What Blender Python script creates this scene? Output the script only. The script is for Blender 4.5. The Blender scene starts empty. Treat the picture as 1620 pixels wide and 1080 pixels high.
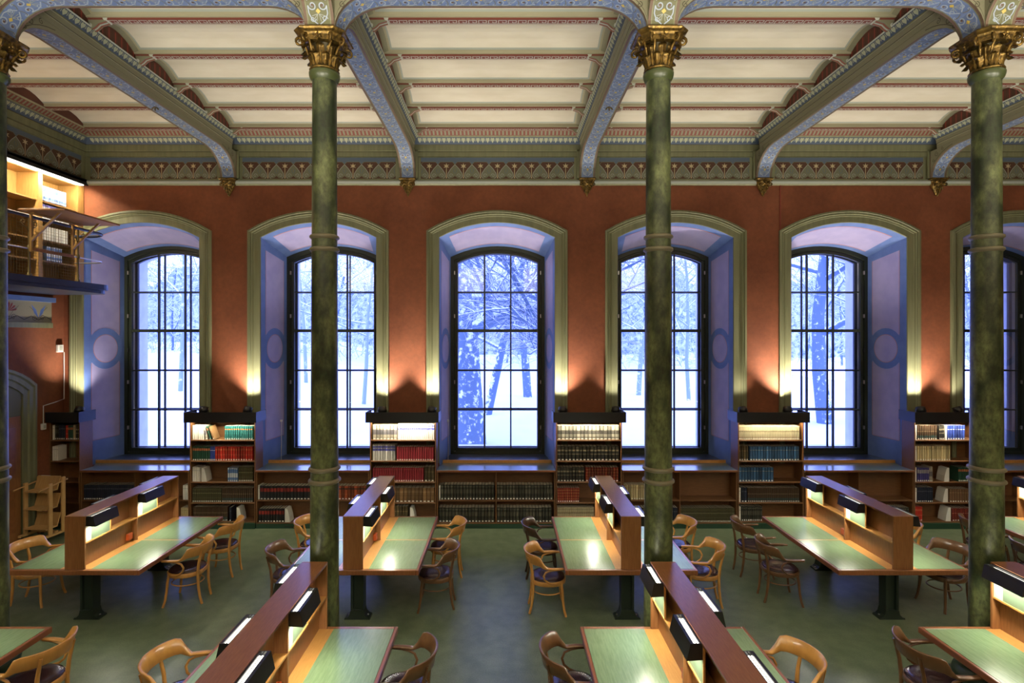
import bpy, math, random
from mathutils import Vector, Matrix
random.seed(11)
PI = math.pi
scene = bpy.context.scene
COL = scene.collection

# ------------------------------------------------------------------ camera, world, exposure
H = 3.78            # eye height
FPX = 860.0         # focal length in pixels of the 1620 wide frame
cam_data = bpy.data.cameras.new('camera')
cam = bpy.data.objects.new('camera', cam_data); COL.objects.link(cam)
cam.location = (0, 0, H); cam.rotation_euler = (math.radians(90), 0, 0)
cam_data.sensor_width = 36; cam_data.sensor_fit = 'HORIZONTAL'
cam_data.lens = 36 * FPX / 1620
cam_data.shift_x = 12 / 1620; cam_data.shift_y = -10 / 1620
cam_data.clip_end = 400
scene.camera = cam
scene.view_settings.view_transform = 'Standard'
scene.view_settings.look = 'None'
scene.view_settings.gamma = 1
scene.view_settings.use_curve_mapping = False
scene.view_settings.exposure = 0.0
world = bpy.data.worlds.new('dusk_sky'); scene.world = world; world.use_nodes = True
wn = world.node_tree.nodes; wl = world.node_tree.links
bg = wn['Background']
wtc = wn.new('ShaderNodeTexCoord'); wsep = wn.new('ShaderNodeSeparateXYZ'); wr = wn.new('ShaderNodeValToRGB')
wl.new(wtc.outputs['Generated'], wsep.inputs[0]); wl.new(wsep.outputs['Z'], wr.inputs[0]); wl.new(wr.outputs[0], bg.inputs[0])
wr.color_ramp.elements[0].position = 0.0; wr.color_ramp.elements[0].color = (0.31, 0.38, 1.0, 1)
wr.color_ramp.elements[1].position = 0.6; wr.color_ramp.elements[1].color = (0.27, 0.34, 1.0, 1)
bg.inputs[1].default_value = 6.4

WARM = (1.0, 0.70, 0.36); TUNG = (1.0, 0.58, 0.25); TUBE = (1.0, 0.96, 0.80)
def lamp(name, kind, loc, power, color, rot=(0, 0, 0), size=0.1, size_y=None, spot=None, blend=0.6, spread=None):
    d = bpy.data.lights.new(name, kind); d.energy = power; d.color = color
    if kind == 'AREA':
        d.shape = 'RECTANGLE' if size_y else 'SQUARE'; d.size = size
        if size_y: d.size_y = size_y
        if spread: d.spread = spread
    elif kind == 'SPOT':
        d.spot_size = spot; d.spot_blend = blend; d.shadow_soft_size = size
    else:
        d.shadow_soft_size = size
    o = bpy.data.objects.new(name, d); COL.objects.link(o); o.location = loc; o.rotation_euler = rot
    return o
def aim(o, target):
    v = Vector(target) - o.location
    o.rotation_euler = v.to_track_quat('-Z', 'Y').to_euler()

# added unseen fill behind the camera: area lights aimed at the ceiling and forward
for gx in (-6.2, -2.1, 2.1, 6.2, 10.0):
    u = lamp('rear_fill_up', 'AREA', (gx, -0.4, 3.0), 380, (1.0, 0.915, 0.76), size=2.4, size_y=0.5, spread=math.radians(118)); aim(u, (gx, 3.0, 12.0))
    g_ = lamp('rear_fill_soft', 'AREA', (gx, -1.2, 6.3), 36, (1.0, 0.84, 0.56), size=2.4, size_y=1.2); aim(g_, (gx, 8.0, 1.5))

# ------------------------------------------------------------------ layout constants
YW, YWIN, YC, YB = 10.98, 11.99, 5.864, 10.63
BAY = 3.6
def colx(k):                                  # centre line of each beam / column
    x = -1.94 + BAY * (k)
    return x - (0.16 if k == 3 else 0.06 if k == 2 else 0)
WX = [-7.33, -3.755, -0.15, 3.455, 6.96, 10.42]    # window centres
XL, XR = -8.9, 14.5

# ------------------------------------------------------------------ materials
MATS = {}
def mat(name, c, rough=0.6, metal=0.0, c2=None, scale=8, stretch=None, bump=0.0, bscale=None, spec=0.5, emit=None, estr=0, detail=4, ramp=(0.35, 0.65), coat=0):
    if name in MATS: return MATS[name]
    m = bpy.data.materials.new(name); m.use_nodes = True
    nt = m.node_tree; b = nt.nodes['Principled BSDF']
    b.inputs['Base Color'].default_value = (*c, 1); b.inputs['Roughness'].default_value = rough
    b.inputs['Metallic'].default_value = metal; b.inputs['Specular IOR Level'].default_value = spec
    if coat: b.inputs['Coat Weight'].default_value = coat; b.inputs['Coat Roughness'].default_value = 0.12
    if emit: b.inputs['Emission Color'].default_value = (*emit, 1); b.inputs['Emission Strength'].default_value = estr
    if c2 or bump:
        tc = nt.nodes.new('ShaderNodeTexCoord'); mp = nt.nodes.new('ShaderNodeMapping')
        nt.links.new(tc.outputs['Object'], mp.inputs[0])
        if stretch: mp.inputs['Scale'].default_value = stretch
        n = nt.nodes.new('ShaderNodeTexNoise'); n.inputs['Scale'].default_value = scale; n.inputs['Detail'].default_value = detail
        nt.links.new(mp.outputs[0], n.inputs['Vector'])
        if c2:
            r = nt.nodes.new('ShaderNodeValToRGB')
            r.color_ramp.elements[0].color = (*c, 1); r.color_ramp.elements[1].color = (*c2, 1)
            r.color_ramp.elements[0].position, r.color_ramp.elements[1].position = ramp
            nt.links.new(n.outputs['Fac'], r.inputs[0]); nt.links.new(r.outputs[0], b.inputs['Base Color'])
        if bump:
            bn = nt.nodes.new('ShaderNodeBump'); bn.inputs['Strength'].default_value = bump; bn.inputs['Distance'].default_value = 0.01
            if bscale:
                n2 = nt.nodes.new('ShaderNodeTexNoise'); n2.inputs['Scale'].default_value = bscale; n2.inputs['Detail'].default_value = 3
                nt.links.new(mp.outputs[0], n2.inputs['Vector']); nt.links.new(n2.outputs['Fac'], bn.inputs['Height'])
            else: nt.links.new(n.outputs['Fac'], bn.inputs['Height'])
            nt.links.new(bn.outputs[0], b.inputs['Normal'])
    MATS[name] = m
    return m
terracotta = mat('terracotta_plaster', (0.165, 0.046, 0.016), 0.8, c2=(0.225, 0.068, 0.026), scale=1.6, detail=8, bump=0.15, bscale=40)
olive = mat('olive_paint', (0.19, 0.198, 0.108), 0.5, c2=(0.15, 0.158, 0.085), scale=2.5, stretch=(6, 6, 0.6))
olive_d = mat('dark_olive_paint', (0.12, 0.122, 0.055), 0.55)
greyol = mat('grey_olive_paint', (0.20, 0.195, 0.125), 0.6)
greyol_d = mat('umber_line_paint', (0.06, 0.05, 0.03), 0.6)
cream = mat('cream_ceiling_paint', (0.60, 0.56, 0.47), 0.7, c2=(0.55, 0.505, 0.41), scale=2, stretch=(1, 3, 1))
stripe = mat('grey_blue_line_paint', (0.30, 0.33, 0.29), 0.7)
ochre = mat('pale_ochre_paint', (0.31, 0.29, 0.19), 0.7)
redp = mat('oxide_red_paint', (0.26, 0.045, 0.028), 0.6)
redk = mat('key_red_paint', (0.17, 0.045, 0.03), 0.6)
redd = mat('dark_red_frieze_paint', (0.10, 0.028, 0.016), 0.6)
goldd = mat('shaded_green_gilding', (0.045, 0.036, 0.012), 0.5, 0.4)  # dark green bell behind the leaves, crevice shade put into the colour
whitep = mat('pale_line_paint', (0.46, 0.48, 0.42), 0.6)
scrollp = mat('pale_blue_scroll_paint', (0.33, 0.39, 0.47), 0.6)
bluep = mat('slate_blue_paint', (0.115, 0.17, 0.32), 0.55, c2=(0.15, 0.21, 0.37), scale=12)
bluef = mat('frieze_blue_paint', (0.085, 0.12, 0.17), 0.6)
brownp = mat('umber_paint', (0.075, 0.03, 0.013), 0.6)
bandb = mat('deep_blue_band_paint', (0.05, 0.075, 0.12), 0.6)
heartp = mat('pale_green_heart_paint', (0.34, 0.36, 0.25), 0.6)
browne = mat('beam_edge_brown_paint', (0.125, 0.078, 0.05), 0.6)
leafp = mat('frieze_sage_paint', (0.15, 0.155, 0.10), 0.6)
yellp = mat('gold_fleck_paint', (0.50, 0.38, 0.08), 0.5)
goldcream = mat('star_cream_paint', (0.50, 0.42, 0.25), 0.6)
lav = mat('lavender_reveal_paint', (0.36, 0.34, 0.60), 0.65, c2=(0.42, 0.39, 0.64), scale=4)
revb = mat('blue_reveal_paint', (0.11, 0.19, 0.47), 0.6, c2=(0.14, 0.23, 0.53), scale=4)
pinkl = mat('rose_line_paint', (0.45, 0.22, 0.22), 0.6)
colm = mat('mottled_green_marble_paint', (0.018, 0.028, 0.010), 0.40, c2=(0.115, 0.135, 0.052), scale=4.0, detail=14, ramp=(0.40, 0.60), stretch=(1, 1, 0.55))
def two_scale(m, s2, amt):                # a second, finer mottling over the first
    nt = m.node_tree; b = nt.nodes['Principled BSDF']; lk = b.inputs['Base Color'].links[0]; src = lk.from_socket
    n = nt.nodes.new('ShaderNodeTexNoise'); n.inputs['Scale'].default_value = s2; n.inputs['Detail'].default_value = 8; n.inputs['Roughness'].default_value = .7
    mp = [x for x in nt.nodes if x.type == 'MAPPING'][0]; nt.links.new(mp.outputs[0], n.inputs['Vector'])
    r = nt.nodes.new('ShaderNodeMapRange'); r.inputs[1].default_value = .3; r.inputs[2].default_value = .7; r.inputs[3].default_value = 1 - amt; r.inputs[4].default_value = 1 + amt * .6
    nt.links.new(n.outputs['Fac'], r.inputs[0]); h = nt.nodes.new('ShaderNodeHueSaturation'); nt.links.new(src, h.inputs['Color']); nt.links.new(r.outputs[0], h.inputs['Value'])
    nt.links.new(h.outputs[0], b.inputs['Base Color'])
two_scale(colm, 22, .75)
colg = mat('column_ring_bronze_paint', (0.14, 0.12, 0.07), 0.4)
neckg = mat('neck_ring_olive_paint', (0.05, 0.065, 0.022), 0.35)
cold = mat('dark_green_iron', (0.018, 0.035, 0.018), 0.35)
gold = mat('aged_gilding', (0.25, 0.155, 0.036), 0.32, 0.75, c2=(0.06, 0.038, 0.012), scale=26, bump=0.5, bscale=50)
floorm = mat('green_linoleum_floor', (0.10, 0.135, 0.078), 0.36, c2=(0.145, 0.185, 0.112), scale=5, detail=10, bump=0.03, bscale=90)
two_scale(floorm, 60, .28); two_scale(terracotta, 14, .18)
lino = mat('green_desk_linoleum', (0.15, 0.225, 0.115), 0.26, c2=(0.19, 0.27, 0.145), scale=10, stretch=(6, 0.7, 1), spec=0.5)
lineg = mat('counter_green_linoleum', (0.12, 0.19, 0.17), 0.30, coat=1.0)
lineg.node_tree.nodes['Principled BSDF'].inputs['Coat Roughness'].default_value = 0.13
wood = mat('teak_veneer', (0.200, 0.076, 0.025), 0.35, c2=(0.255, 0.102, 0.036), scale=9, stretch=(9, 1, 1), coat=0.15)
woodv = mat('teak_veneer_upright', (0.235, 0.098, 0.032), 0.38, c2=(0.30, 0.132, 0.046), scale=9, stretch=(9, 9, 0.7))
woody = mat('pale_oak_lipping', (0.42, 0.20, 0.050), 0.35, c2=(0.48, 0.24, 0.065), scale=9, stretch=(9, 1, 1))
woodr = mat('red_edge_lipping', (0.22, 0.075, 0.028), 0.3, coat=0.3)
shelfw = mat('bookcase_oak', (0.135, 0.058, 0.021), 0.45, c2=(0.18, 0.08, 0.029), scale=8, stretch=(1, 8, 8))
oakg = mat('gallery_oak', (0.28, 0.155, 0.045), 0.45, c2=(0.34, 0.19, 0.06), scale=6, stretch=(6, 6, 0.8))
blackb = mat('black_lacquer', (0.012, 0.012, 0.014), 0.38)
blacks = mat('black_metal', (0.015, 0.015, 0.017), 0.35)
plinthm = mat('dark_green_plinth', (0.016, 0.055, 0.032), 0.4)
irong = mat('dark_green_cast_iron', (0.016, 0.026, 0.018), 0.35)
frameg = mat('window_frame_green_black', (0.016, 0.022, 0.013), 0.4)
frameo = mat('outer_sash_paint', (0.02, 0.03, 0.03), 0.4)
sillm = mat('polished_dark_sill', (0.035, 0.055, 0.11), 0.28, coat=0.8)
chrome = mat('pale_metal', (0.6, 0.58, 0.55), 0.3, 0.9)
stone = mat('outside_pale_render', (0.70, 0.72, 0.75), 0.8, c2=(0.62, 0.64, 0.68), scale=5)
snow = mat('snow', (0.86, 0.88, 0.92), 0.9, c2=(0.78, 0.81, 0.87), scale=0.25)
tubem = mat('lit_fluorescent_tube', (0.9, 0.9, 0.8), 0.4, emit=(1.0, 0.96, 0.80), estr=5.5)
diffm = mat('pale_green_lamp_panel', (0.115, 0.16, 0.098), 0.4)
diffw = mat('white_lamp_panel', (0.45, 0.47, 0.40), 0.4)
orangeb = mat('orange_socket_plastic', (0.42, 0.075, 0.015), 0.4)
leather = mat('dark_oxblood_leather', (0.026, 0.010, 0.012), 0.24, bump=0.5, scale=9)
bent_l = mat('honey_bentwood', (0.42, 0.20, 0.048), 0.3, c2=(0.52, 0.26, 0.065), scale=14, stretch=(1, 1, 0.4), coat=0.25)
bent_d = mat('brown_bentwood', (0.105, 0.050, 0.020), 0.3, c2=(0.15, 0.072, 0.028), scale=14, stretch=(1, 1, 0.4), coat=0.25)
bent_k = mat('very_dark_bentwood', (0.045, 0.022, 0.012), 0.28, c2=(0.07, 0.035, 0.018), scale=14, coat=0.25)
birch = mat('birch_plywood', (0.50, 0.30, 0.11), 0.45, c2=(0.56, 0.35, 0.14), scale=6, stretch=(6, 1, 1))
ironrail = mat('bronzed_rail_iron', (0.16, 0.12, 0.05), 0.35, 0.6)
bluesl = mat('gallery_slab_blue_black', (0.02, 0.025, 0.05), 0.35)
paper = mat('page_edges', (0.50, 0.45, 0.35), 0.8)
whitel = mat('white_label', (0.75, 0.74, 0.70), 0.6)
bark = None
def glass_mat():
    m = bpy.data.materials.new('window_glass'); m.use_nodes = True; nt = m.node_tree
    for n in list(nt.nodes):
        if n.type == 'BSDF_PRINCIPLED': nt.nodes.remove(n)
    out = [n for n in nt.nodes if n.type == 'OUTPUT_MATERIAL'][0]
    t = nt.nodes.new('ShaderNodeBsdfTransparent'); t.inputs[0].default_value = (0.96, 0.98, 1, 1)
    g = nt.nodes.new('ShaderNodeBsdfGlossy'); g.inputs['Roughness'].default_value = 0.02
    f = nt.nodes.new('ShaderNodeFresnel'); f.inputs['IOR'].default_value = 1.45
    mx = nt.nodes.new('ShaderNodeMixShader')
    nt.links.new(f.outputs[0], mx.inputs[0]); nt.links.new(t.outputs[0], mx.inputs[1]); nt.links.new(g.outputs[0], mx.inputs[2])
    nt.links.new(mx.outputs[0], out.inputs[0]); return m
glassm = glass_mat()
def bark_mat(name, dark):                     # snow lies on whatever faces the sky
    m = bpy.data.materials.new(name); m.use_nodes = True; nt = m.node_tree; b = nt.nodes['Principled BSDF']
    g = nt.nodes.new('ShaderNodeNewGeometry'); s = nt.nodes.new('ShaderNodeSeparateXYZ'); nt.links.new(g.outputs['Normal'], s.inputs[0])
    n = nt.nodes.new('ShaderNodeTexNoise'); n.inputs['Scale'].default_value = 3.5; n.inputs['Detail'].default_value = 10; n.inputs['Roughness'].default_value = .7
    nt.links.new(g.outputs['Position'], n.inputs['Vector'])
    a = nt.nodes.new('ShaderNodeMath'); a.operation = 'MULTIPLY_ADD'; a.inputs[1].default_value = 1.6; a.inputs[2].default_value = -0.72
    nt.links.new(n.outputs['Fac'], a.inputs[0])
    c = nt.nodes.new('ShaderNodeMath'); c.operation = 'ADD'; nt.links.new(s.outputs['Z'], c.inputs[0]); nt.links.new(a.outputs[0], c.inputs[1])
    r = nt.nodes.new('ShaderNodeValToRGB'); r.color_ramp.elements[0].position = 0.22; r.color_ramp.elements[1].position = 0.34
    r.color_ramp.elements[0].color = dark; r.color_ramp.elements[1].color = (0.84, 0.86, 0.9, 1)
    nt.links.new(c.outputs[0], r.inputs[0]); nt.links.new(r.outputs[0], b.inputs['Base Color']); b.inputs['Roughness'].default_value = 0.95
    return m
bark = bark_mat('snowy_glare_tinted_bark', (0.13, 0.19, 0.24, 1)); barkf = bark_mat('haze_lightened_bark', (0.30, 0.37, 0.46, 1))  # blue glare veil mixed into the bark colour; far copy lightened as haze

# ------------------------------------------------------------------ mesh builder
class MB:
    def __init__(s): s.v = []; s.f = []; s.m = []; s.mats = []; s.sm = []
    def mi(s, m):
        if m not in s.mats: s.mats.append(m)
        return s.mats.index(m)
    def face(s, pts, m, smooth=False):
        n = len(s.v); s.v += [tuple(p) for p in pts]; s.f.append(tuple(range(n, n + len(pts)))); s.m.append(s.mi(m)); s.sm.append(smooth)
    def box(s, x0, x1, y0, y1, z0, z1, m, T=None):
        p = [(x0, y0, z0), (x1, y0, z0), (x1, y1, z0), (x0, y1, z0), (x0, y0, z1), (x1, y0, z1), (x1, y1, z1), (x0, y1, z1)]
        if T is not None: p = [tuple(T @ Vector(q)) for q in p]
        n = len(s.v); s.v += p; k = s.mi(m)
        for f in ((0, 3, 2, 1), (4, 5, 6, 7), (0, 1, 5, 4), (1, 2, 6, 5), (2, 3, 7, 6), (3, 0, 4, 7)):
            s.f.append(tuple(n + i for i in f)); s.m.append(k); s.sm.append(False)
        return s
    def bbox(s, x0, x1, y0, y1, z0, z1, m, b=0.004, T=None):      # bevelled box (chamfered in all edges)
        xs = (x0, x0 + b, x1 - b, x1); ys = (y0, y0 + b, y1 - b, y1); zs = (z0, z0 + b, z1 - b, z1)
        def P(i, j, k): return (xs[i], ys[j], zs[k])
        def q(a, bb, c, d): 
            pts = [a, bb, c, d]
            if T is not None: pts = [tuple(T @ Vector(p)) for p in pts]
            s.face(pts, m)
        q(P(1,1,3), P(2,1,3), P(2,2,3), P(1,2,3)); q(P(1,1,0), P(1,2,0), P(2,2,0), P(2,1,0))
        q(P(1,0,1), P(2,0,1), P(2,0,2), P(1,0,2)); q(P(1,3,1), P(1,3,2), P(2,3,2), P(2,3,1))
        q(P(0,1,1), P(0,1,2), P(0,2,2), P(0,2,1)); q(P(3,1,1), P(3,2,1), P(3,2,2), P(3,1,2))
        q(P(1,0,2), P(2,0,2), P(2,1,3), P(1,1,3)); q(P(1,3,2), P(1,2,3), P(2,2,3), P(2,3,2))
        q(P(1,0,1), P(1,1,0), P(2,1,0), P(2,0,1)); q(P(1,3,1), P(2,3,1), P(2,2,0), P(1,2,0))
        q(P(0,1,2), P(1,1,3), P(1,2,3), P(0,2,2)); q(P(3,1,2), P(3,2,2), P(2,2,3), P(2,1,3))
        q(P(0,1,1), P(0,2,1), P(1,2,0), P(1,1,0)); q(P(3,1,1), P(2,1,0), P(2,2,0), P(3,2,1))
        q(P(1,0,1), P(1,0,2), P(0,1,2), P(0,1,1)); q(P(2,0,1), P(3,1,1), P(3,1,2), P(2,0,2))
        q(P(1,3,1), P(0,2,1), P(0,2,2), P(1,3,2)); q(P(2,3,1), P(2,3,2), P(3,2,2), P(3,2,1))
        for (i, a, bq, c) in ((0, (1,0,2), (1,1,3), (0,1,2)), (0, (2,0,2), (3,1,2), (2,1,3)), (0, (1,3,2), (0,2,2), (1,2,3)), (0, (2,3,2), (2,2,3), (3,2,2)),
                              (0, (1,0,1), (0,1,1), (1,1,0)), (0, (2,0,1), (2,1,0), (3,1,1)), (0, (1,3,1), (1,2,0), (0,2,1)), (0, (2,3,1), (3,2,1), (2,2,0))):
            pts = [P(*a), P(*bq), P(*c)]
            if T is not None: pts = [tuple(T @ Vector(p)) for p in pts]
            s.face(pts, m)
        return s
    def grid(s, rows, m, smooth=True, closed=False, flip=False):     # rows: list of equal-length point lists; m: material or f(i,j)
        n = len(s.v); R = len(rows); C = len(rows[0])
        for r in rows: s.v += [tuple(p) for p in r]
        for i in range(R - 1):
            for j in range(C if closed else C - 1):
                a = n + i * C + j; b = n + i * C + (j + 1) % C; c = n + (i + 1) * C + (j + 1) % C; d = n + (i + 1) * C + j
                s.f.append((a, d, c, b) if flip else (a, b, c, d)); s.m.append(s.mi(m(i, j) if callable(m) else m)); s.sm.append(smooth)
        return s
    def lathe(s, prof, m, c=(0, 0), seg=24, smooth=True, cap=True, T=None):   # prof: (r, z)
        rows = [[(c[0] + r * math.cos(2 * PI * k / seg), c[1] + r * math.sin(2 * PI * k / seg), z) for k in range(seg)] for r, z in prof]
        if T is not None: rows = [[tuple(T @ Vector(p)) for p in r] for r in rows]
        s.grid(rows, m, smooth, closed=True)
        if cap:
            s.face(list(reversed(rows[0])), m if not callable(m) else m(0, 0)); s.face(rows[-1], m if not callable(m) else m(len(rows) - 2, 0))
        return s
    def tube(s, pts, r, m, seg=8, cap=True, smooth=True, closed=False):
        pts = [Vector(p) for p in pts]; n = len(pts)
        rr = r if isinstance(r, (list, tuple)) else [r] * n
        up = Vector((0, 0, 1)); prev = None; rows = []
        for i, p in enumerate(pts):
            if closed: t = pts[(i + 1) % n] - pts[i - 1]
            else: t = pts[min(i + 1, n - 1)] - pts[max(i - 1, 0)]
            if t.length < 1e-9: t = Vector((0, 0, 1))
            t.normalize()
            if prev is None:
                a = up if abs(t.dot(up)) < 0.95 else Vector((1, 0, 0))
                u = a.cross(t).normalized()
            else: u = (prev - t * prev.dot(t)).normalized()
            prev = u; w = t.cross(u)
            rows.append([tuple(p + (u * math.cos(2 * PI * k / seg) + w * math.sin(2 * PI * k / seg)) * rr[i]) for k in range(seg)])
        if closed: rows.append(rows[0])
        s.grid(rows, m, smooth, closed=True)
        if cap and not closed: s.face(list(reversed(rows[0])), m); s.face(rows[-1], m)
        return s
    def prism(s, poly, axis, a0, a1, m, T=None):         # poly in the two other axes (in xyz order), extruded along axis
        def P(q, a):
            if axis == 0: p = (a, q[0], q[1])
            elif axis == 1: p = (q[0], a, q[1])
            else: p = (q[0], q[1], a)
            return tuple(T @ Vector(p)) if T is not None else p
        A = [P(q, a0) for q in poly]; B = [P(q, a1) for q in poly]; n = len(poly)
        s.face(list(reversed(A)), m); s.face(B, m)
        for i in range(n): s.face([A[i], A[(i + 1) % n], B[(i + 1) % n], B[i]], m)
        return s
    def mesh(s, name):
        me = bpy.data.meshes.new(name); me.from_pydata(s.v, [], s.f)
        for m in s.mats: me.materials.append(m)
        me.polygons.foreach_set('material_index', s.m); me.polygons.foreach_set('use_smooth', s.sm)
        me.validate(); me.update(); return me
    def build(s, name, parent=None, weld=False):
        o = bpy.data.objects.new(name, s.mesh(name)); COL.objects.link(o)
        if parent is not None: o.parent = parent
        return o
def tag(o, label=None, cat=None, group=None, kind=None):
    if label: o['label'] = label
    if cat: o['category'] = cat
    if group: o['group'] = group
    if kind: o['kind'] = kind
    return o
def empty(name, loc=(0, 0, 0), rz=0, parent=None):
    o = bpy.data.objects.new(name, None); COL.objects.link(o); o.location = loc; o.rotation_euler = (0, 0, rz)
    o.empty_display_size = 0.1
    if parent is not None: o.parent = parent
    return o
def copy_tree(o, parent=None):
    c = o.copy(); COL.objects.link(c)
    if parent is not None: c.parent = parent
    for ch in list(o.children): copy_tree(ch, c)
    return c
def arc_z(x, hw, zs, zt):                # segmental arch through (+-hw, zs) and (0, zt)
    h = zt - zs; R = (hw * hw + h * h) / (2 * h)
    return zt - R + math.sqrt(max(R * R - x * x, 0))
# ================================================================== THE SETTING
def struct(o, label, cat): return tag(o, label, cat, kind='structure')
fl = MB().box(XL - 1, XR, -2.5, YW + 0.1, -0.12, 0, floorm).build('floor'); struct(fl, 'dark green linoleum floor of the reading room', 'floor')

# ---- window wall, one mesh with arched openings
HWO, ZSO, ZTO = 1.42, 5.886, 6.295      # surround outer
HWI, ZSI, ZTI = 1.163, 5.75, 6.05       # surround inner / niche mouth
HWF, ZSF, ZTF = 1.03, 5.495, 5.73       # window frame outer
CTR = 1.145
w = MB()
xs = [XL - 0.6] + [e for c in WX for e in (c - HWI, c + HWI)] + [XR]
for i in range(0, len(xs), 2): w.box(xs[i], xs[i + 1], YW, YW + 0.9, 0, 8.4, terracotta)
for c in WX:
    N = 16
    pts = [(c + HWI * (-1 + 2 * i / N)) for i in range(N + 1)]
    for i in range(N):
        a, b = pts[i], pts[i + 1]
        w.face([(a, YW, arc_z(a - c, HWI, ZSI, ZTI)), (b, YW, arc_z(b - c, HWI, ZSI, ZTI)), (b, YW, 8.4), (a, YW, 8.4)], terracotta)
    w.box(c - HWI, c + HWI, YW, YW + 0.9, 0, CTR - 0.03, terracotta)
wall_back = w.build('wall_back'); struct(wall_back, 'terracotta plaster window wall with six arched window openings', 'wall')

def outline(c, hw, zb, zs, zt, y, n=14):  # left foot up over the arch to the right foot
    pts = [(c - hw, y, zb), (c - hw, y, zs)]
    for i in range(1, n): 
        x = -hw + 2 * hw * i / n; pts.append((c + x, y, arc_z(x, hw, zs, zt)))
    return pts + [(c + hw, y, zs), (c + hw, y, zb)]

def niche(c):
    m = MB(); N = 14
    steps = [0, 0.12, 0.18, 0.86, 0.92, 1.0]
    def lerp(a, b, t): return a + (b - a) * t
    def ring(t):
        hw, zs, zt = lerp(HWI, HWF, t), lerp(ZSI, ZSF, t), lerp(ZTI, ZTF, t)
        y = lerp(YW, YWIN, t)
        return outline(c, hw, CTR - 0.03, zs, zt, y, N)
    # vault of the niche
    T = [0, 0.14, 0.16, 0.84, 0.86, 1.0]
    rows = [ring(t)[1:-1] for t in T]
    def mm(i, j):
        if j == 0 or j == N - 1: return revb
        return revb if i in (0, 4) else (pinkl if i in (1, 3) else lav)
    m.grid(rows, mm, smooth=False)
    # splayed sides
    for sgn in (-1, 1):
        def P(t, z, off=0.0):
            hw = lerp(HWI, HWF, t) - off
            return (c + sgn * hw, lerp(YW, YWIN, t), z)
        def quad(t0, t1, z0, z1, mt, off=0.0):
            z1a = z1 if z1 is not None else lerp(ZSI, ZSF, t0); z1b = z1 if z1 is not None else lerp(ZSI, ZSF, t1)
            p = [P(t0, z0, off), P(t1, z0, off), P(t1, z1b, off), P(t0, z1a, off)]
            m.face(p if sgn < 0 else list(reversed(p)), mt)
        quad(0, 1, CTR - 0.03, None, revb)
        zc, ro, ri = 3.50, 0.43, 0.30; yl = YWIN - YW
        t0, t1 = 0.17, 0.84
        def panel(za, zb, bow):
            # lavender panel bounded by the painted ring
            ts = [t0 + (t1 - t0) * i / 8 for i in range(9)]
            def edge(t, s_):
                dy = (t - 0.5) * yl
                return zc + s_ * math.sqrt(max(ro * ro - dy * dy, 0))
            lo = [(t, edge(t, 1) if bow == 'low' else za) for t in ts]; hi = [(t, edge(t, -1) if bow == 'high' else (zb - 0.2 * (t - t0) if bow == 'low' else zb)) for t in ts]
            for i in range(8):
                p = [P(lo[i][0], lo[i][1], 0.002), P(lo[i+1][0], lo[i+1][1], 0.002), P(hi[i+1][0], hi[i+1][1], 0.002), P(hi[i][0], hi[i][1], 0.002)]
                m.face(p if sgn < 0 else list(reversed(p)), lav)
            for tt in (t0 - 0.012, t1):
                quad(tt, tt + 0.012, za if bow != 'low' else zc + 0.3, (zb if bow != 'high' else zc - 0.3) if bow != 'low' else zb - 0.2 * (tt - t0), pinkl, 0.003)
        panel(1.62, zc, 'high'); panel(zc, 5.52, 'low')
        quad(t0, t1, 1.61, 1.62, pinkl, 0.003)
        # painted ring with lavender disc
        R1 = []; R2 = []; R3 = []
        for k in range(28):
            a = 2 * PI * k / 28
            def Q(r, off): return P(0.5 + r * math.cos(a) / yl, zc + r * math.sin(a), off)
            R1.append(Q(ro, 0.005)); R2.append(Q(ri, 0.005)); R3.append(Q(ri - 0.012, 0.006))
        m.grid([R1, R2], revb, smooth=False, closed=True, flip=(sgn > 0))
        m.grid([R2, R3], pinkl, smooth=False, closed=True, flip=(sgn > 0))
        m.face(R3 if sgn < 0 else list(reversed(R3)), lav)
    return m.build('niche_lining', wall_back)

def surround(c):
    # moulded band round the niche: section as (distance inwards from outer edge, projection)
    sec = [(0, 0), (0, 0.05), (0.035, 0.055), (0.055, 0.035), (0.075, 0.045), (0.10, 0.028), (0.115, 0.028), (0.13, 0.018), (0.247, 0.018), (0.257, 0.0)]
    m = MB(); rows = []
    for d, pr in sec:
        t = d / 0.257
        rows.append(outline(c, HWO + (HWI - HWO) * t, 1.2, ZSO + (ZSI - ZSO) * t, ZTO + (ZTI - ZTO) * t, YW - pr, 14))
    m.grid(rows, lambda i, j: olive_d if i in (5,) else olive, smooth=False, flip=True)
    o = m.build('arch_surround', wall_back); return o

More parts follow.
